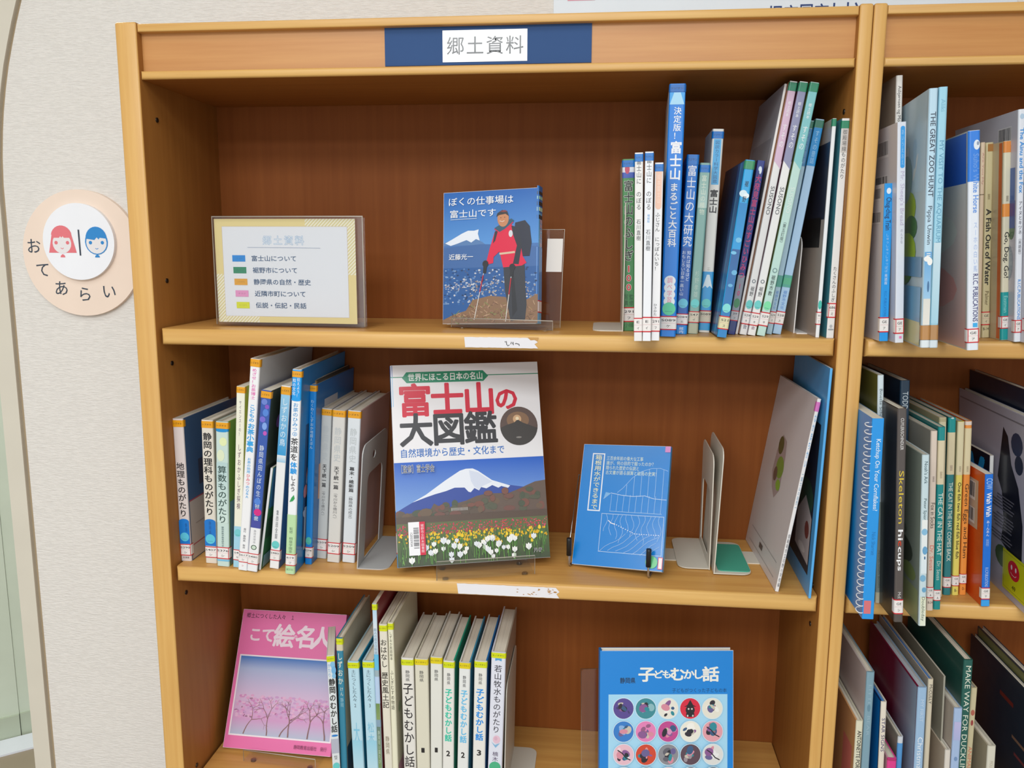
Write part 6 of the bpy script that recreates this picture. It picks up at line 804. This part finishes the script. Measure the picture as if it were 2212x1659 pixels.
easel('clear acrylic stand behind the red-jacketed walker cover', (.476, MTN[0][1]-.012, Z1), math.radians(MTN[1]), .138, .034, .012, .128, math.radians(MTN[2]), AG, sticker=True)
easel('clear acrylic stand under the pink book', (.1435, .062, Z3), math.radians(-5.3), .115, .05, .018, .12, math.radians(27), AG)
easel('clear acrylic stand behind the blue folk tale hardcover', (.690, -.0405+.012, Z3), math.radians(8.3), .186, .036, .02, .2, math.radians(KODOMO[1]), AG)
# sign holder
root = empty('sign_holder', 'clear acrylic holder with a yellow-bordered colour guide card, upper shelf', 'sign holder', M=local((.194, .046, Z1), math.radians(-2.3)))
hw, hh = .206, .145
plate('front_panel', [rrect(-hw/2, hw/2, .002, hh, .002)], .0015, lambda a, b, h: (a, -.004-h, b), M_CLEAR, root)
plate('rear_panel', [rrect(-hw/2, hw/2, .002, hh, .002)], .0015, lambda a, b, h: (a, .003+h, b), M_CLEAR, root)
plate('base', [rrect(-hw/2-.004, hw/2+.004, -.012, .07, .003)], .002, lambda a, b, h: (a, b, h), M_CLEAR, root)
E_ = [(-hw/2, -.005, .003), (-hw/2, -.005, hh), (hw/2, -.005, hh), (hw/2, -.005, .003)]
tube('polished_edge', E_, .0009, M_CLEAR_EDGE, root, 6)
pm = PM(); cv = Canvas(pm, lambda u, v, e: (u-.1025, -.0008-e, v+.006), .0001, .00002); w, h = .194, .136; X = lambda a: a*w; Y = lambda t: (1-t)*h
cv.rect(0, w, 0, h, '#ead89a')
def stripes(a0, a1, t0, t1):
    cv.rect(X(a0), X(a1), Y(t1), Y(t0), '#f4efdc'); cv.up(); n = int((X(a1)-X(a0)+(t1-t0)*h)/.0045); x0, x1, y0, y1 = X(a0), X(a1), Y(t1), Y(t0)
    for i in range(n):
        s = x0-(y1-y0)+i*.0045; q = []
        for (px_, py_) in ((s, y0), (s+.0022, y0), (s+.0022+(y1-y0), y1), (s+(y1-y0), y1)):
            q.append((px_, py_))
        # clip the slanted stripe to the band
        def clip(poly, k, lim, less):
            out = []
            for j in range(len(poly)):
                a, b = poly[j], poly[(j+1) % len(poly)]; ia = a[k] <= lim if less else a[k] >= lim; ib = b[k] <= lim if less else b[k] >= lim
                if ia: out.append(a)
                if ia != ib: t = (lim-a[k])/(b[k]-a[k]); out.append((a[0]+(b[0]-a[0])*t, a[1]+(b[1]-a[1])*t))
            return out
        q = clip(q, 0, x0, False); q = clip(q, 0, x1, True) if q else q
        if len(q) > 2: cv.poly(q, '#e0d49c', False)
stripes(.65, 1, 0, .07); stripes(.945, 1, .07, .53); stripes(0, .055, .53, 1); stripes(.055, .3, .94, 1)
cv.rect(X(.055), X(.945), Y(.94), Y(.072), '#c9b8c8'); cv.rect(X(.057), X(.943), Y(.938), Y(.074), '#eaedf5')
for i, ch in enumerate('郷土資料'):
    uc = X(.378+.077*i); k = .0128/EMH; V, F = glyph(ch, .035); cv.put(V, F, lambda a, b: (uc+(a-EMX)*k, Y(.205)+(b-EMY)*k), '#8fb4dc'); V, F = glyph(ch, .004); cv.put(V, F, lambda a, b: (uc+(a-EMX)*k, Y(.205)+(b-EMY)*k), '#e6edf6')
cv.line([(X(.235), Y(.272)), (X(.755), Y(.276))], .0005, '#8a9ab8')
for i, (c, t) in enumerate((('#2f8ee0', '富士山について'), ('#2e8a66', '裾野市について'), ('#e6a840', '静岡県の自然・歴史'), ('#e89ccc', '近隣市町について'), ('#dde23a', '伝説・伝記・民話'))):
    v = Y(.378+.1135*i); u = X(.122+.004*i); cv.rect(u, u+X(.094), v-.0042, v+.0042, c); cv.htext(('フジ', 'スソノ', 'シズオカ', 'チカク', 'モノガタリ')[i], u+.004, u+X(.094)-.004, v, .0022, mixh(c, '#202020', .35))
    u = X(.262+.004*i); cv.htext(t, u, u+X(.0455)*len(t), v, .0074, '#35577f', .008)
pm.build('guide_card', root, M_CARD)['label'] = 'printed colour guide card'

def bookend(label, pos, side, h, y1, base_w, slot, mat, lean=0, hole=False, pad=False, base_y=(0, 0), lift=0, h_back=None, group='metal bookends'):
    """side = +1: base runs towards +x from the upright plate"""
    M = Matrix.Translation(pos); root = empty('bookend', label, 'bookend', M=M, group=group); t = .0013; sl, cl = math.sin(lean), math.cos(lean)
    loops = [rrect(0, y1, .0, h, .016, '0011')]
    if slot: loops.append(rrect(*slot, .012, '0011')[::-1])
    if hole: loops.append([(y1*.45+.008*math.cos(t_), h*.86+.006*math.sin(t_)) for t_ in (2*math.pi*k/16 for k in range(16))][::-1])
    plate('upright_plate', loops, t, lambda a, b, hh: (b*sl-side*hh, a, lift+b*cl), mat, root)
    plate('base_plate', [rrect(0, base_w, base_y[0], base_y[1], .014, '0110')], t, lambda a, b, hh: (side*a, b, lift+hh), mat, root)
    if pad: plate('base_pad', [rrect(.006, base_w-.001, base_y[0]+.008, base_y[1]-.012, .006)], .0012, lambda a, b, hh: (side*a, b, lift+t+hh), M_FELT, root)
    return root
bookend('grey steel bookend right of the three matching volumes, middle shelf', (.2812, .0275, Z2), 1, .172, .13, .042, (.03, .108, .004, .125), M_GREY, math.radians(4), True, base_y=(0, .13))
bookend('beige steel bookend with its base to the left, left one of the empty pair', (.7572, .077, Z2), -1, .159, .115, .041, (.022, .10, .012, .105), M_STEEL, base_y=(.002, .122), lift=.0014)
bookend('beige steel bookend with a green base pad, right one of the empty pair', (.7630, .063, Z2), 1, .171, .125, .05, None, M_STEEL, math.radians(2), pad=True, base_y=(0, .124), lift=.0016)
o = plate('divider_strip', [rrect(.60, .838, .110, .155, .003)], .0013, lambda a, b, h: (a, b, Z2+h), M_STEEL); tag(o, 'flat beige steel strip lying on the middle shelf under the empty bookends', 'strip')
bookend('beige steel bookend left of the green-spined book, upper shelf', (.6312, .058, Z1), -1, .166, .12, .038, None, M_STEEL, base_y=(0, .12))
bookend('white bookend under the navy-picture book, upper shelf', (.8505, .072, Z1), 1, .122, .11, .026, None, plain('white_painted_steel', '#e2e0de', .4), math.radians(2), base_y=(-.012, .11))
bookend('beige steel bookend right of the lavender-white book, lower shelf', (.4845, .02, Z3), 1, .175, .131, .036, None, M_STEEL, math.radians(1), base_y=(0, .131))
# wire stand
root = empty('wire_book_stand', 'small wire stand with black-tipped prongs under the glossy blue book', 'book stand', M=local((.622, .060, Z2), math.radians(-15.5))); r = .0016
for k, sx in enumerate((-.0545, .0555)):
    tube('prong', [(sx, .034, .0016), (sx, -.004, .0016), (sx, -.008, .006), (sx, -.009, .034)], r, M_WIRE, root); tube('rubber_tip', [(sx, -.009, .018), (sx, -.009, .0395), (sx, -.009, .0425)], .0034, M_BLACK, root, 10)
tube('cross_wire', [(-.0545, .034, .0016), (.0555, .034, .0016)], r, M_WIRE, root)
tube('back_wire', [(-.0685, .034, .0016), (-.0685, .034, .012), (-.0685, .078, .108), (.03, .078, .108), (.03, .034, .0016)], .0012, M_WIRE, root)
bpy.data.objects.remove(_fo)
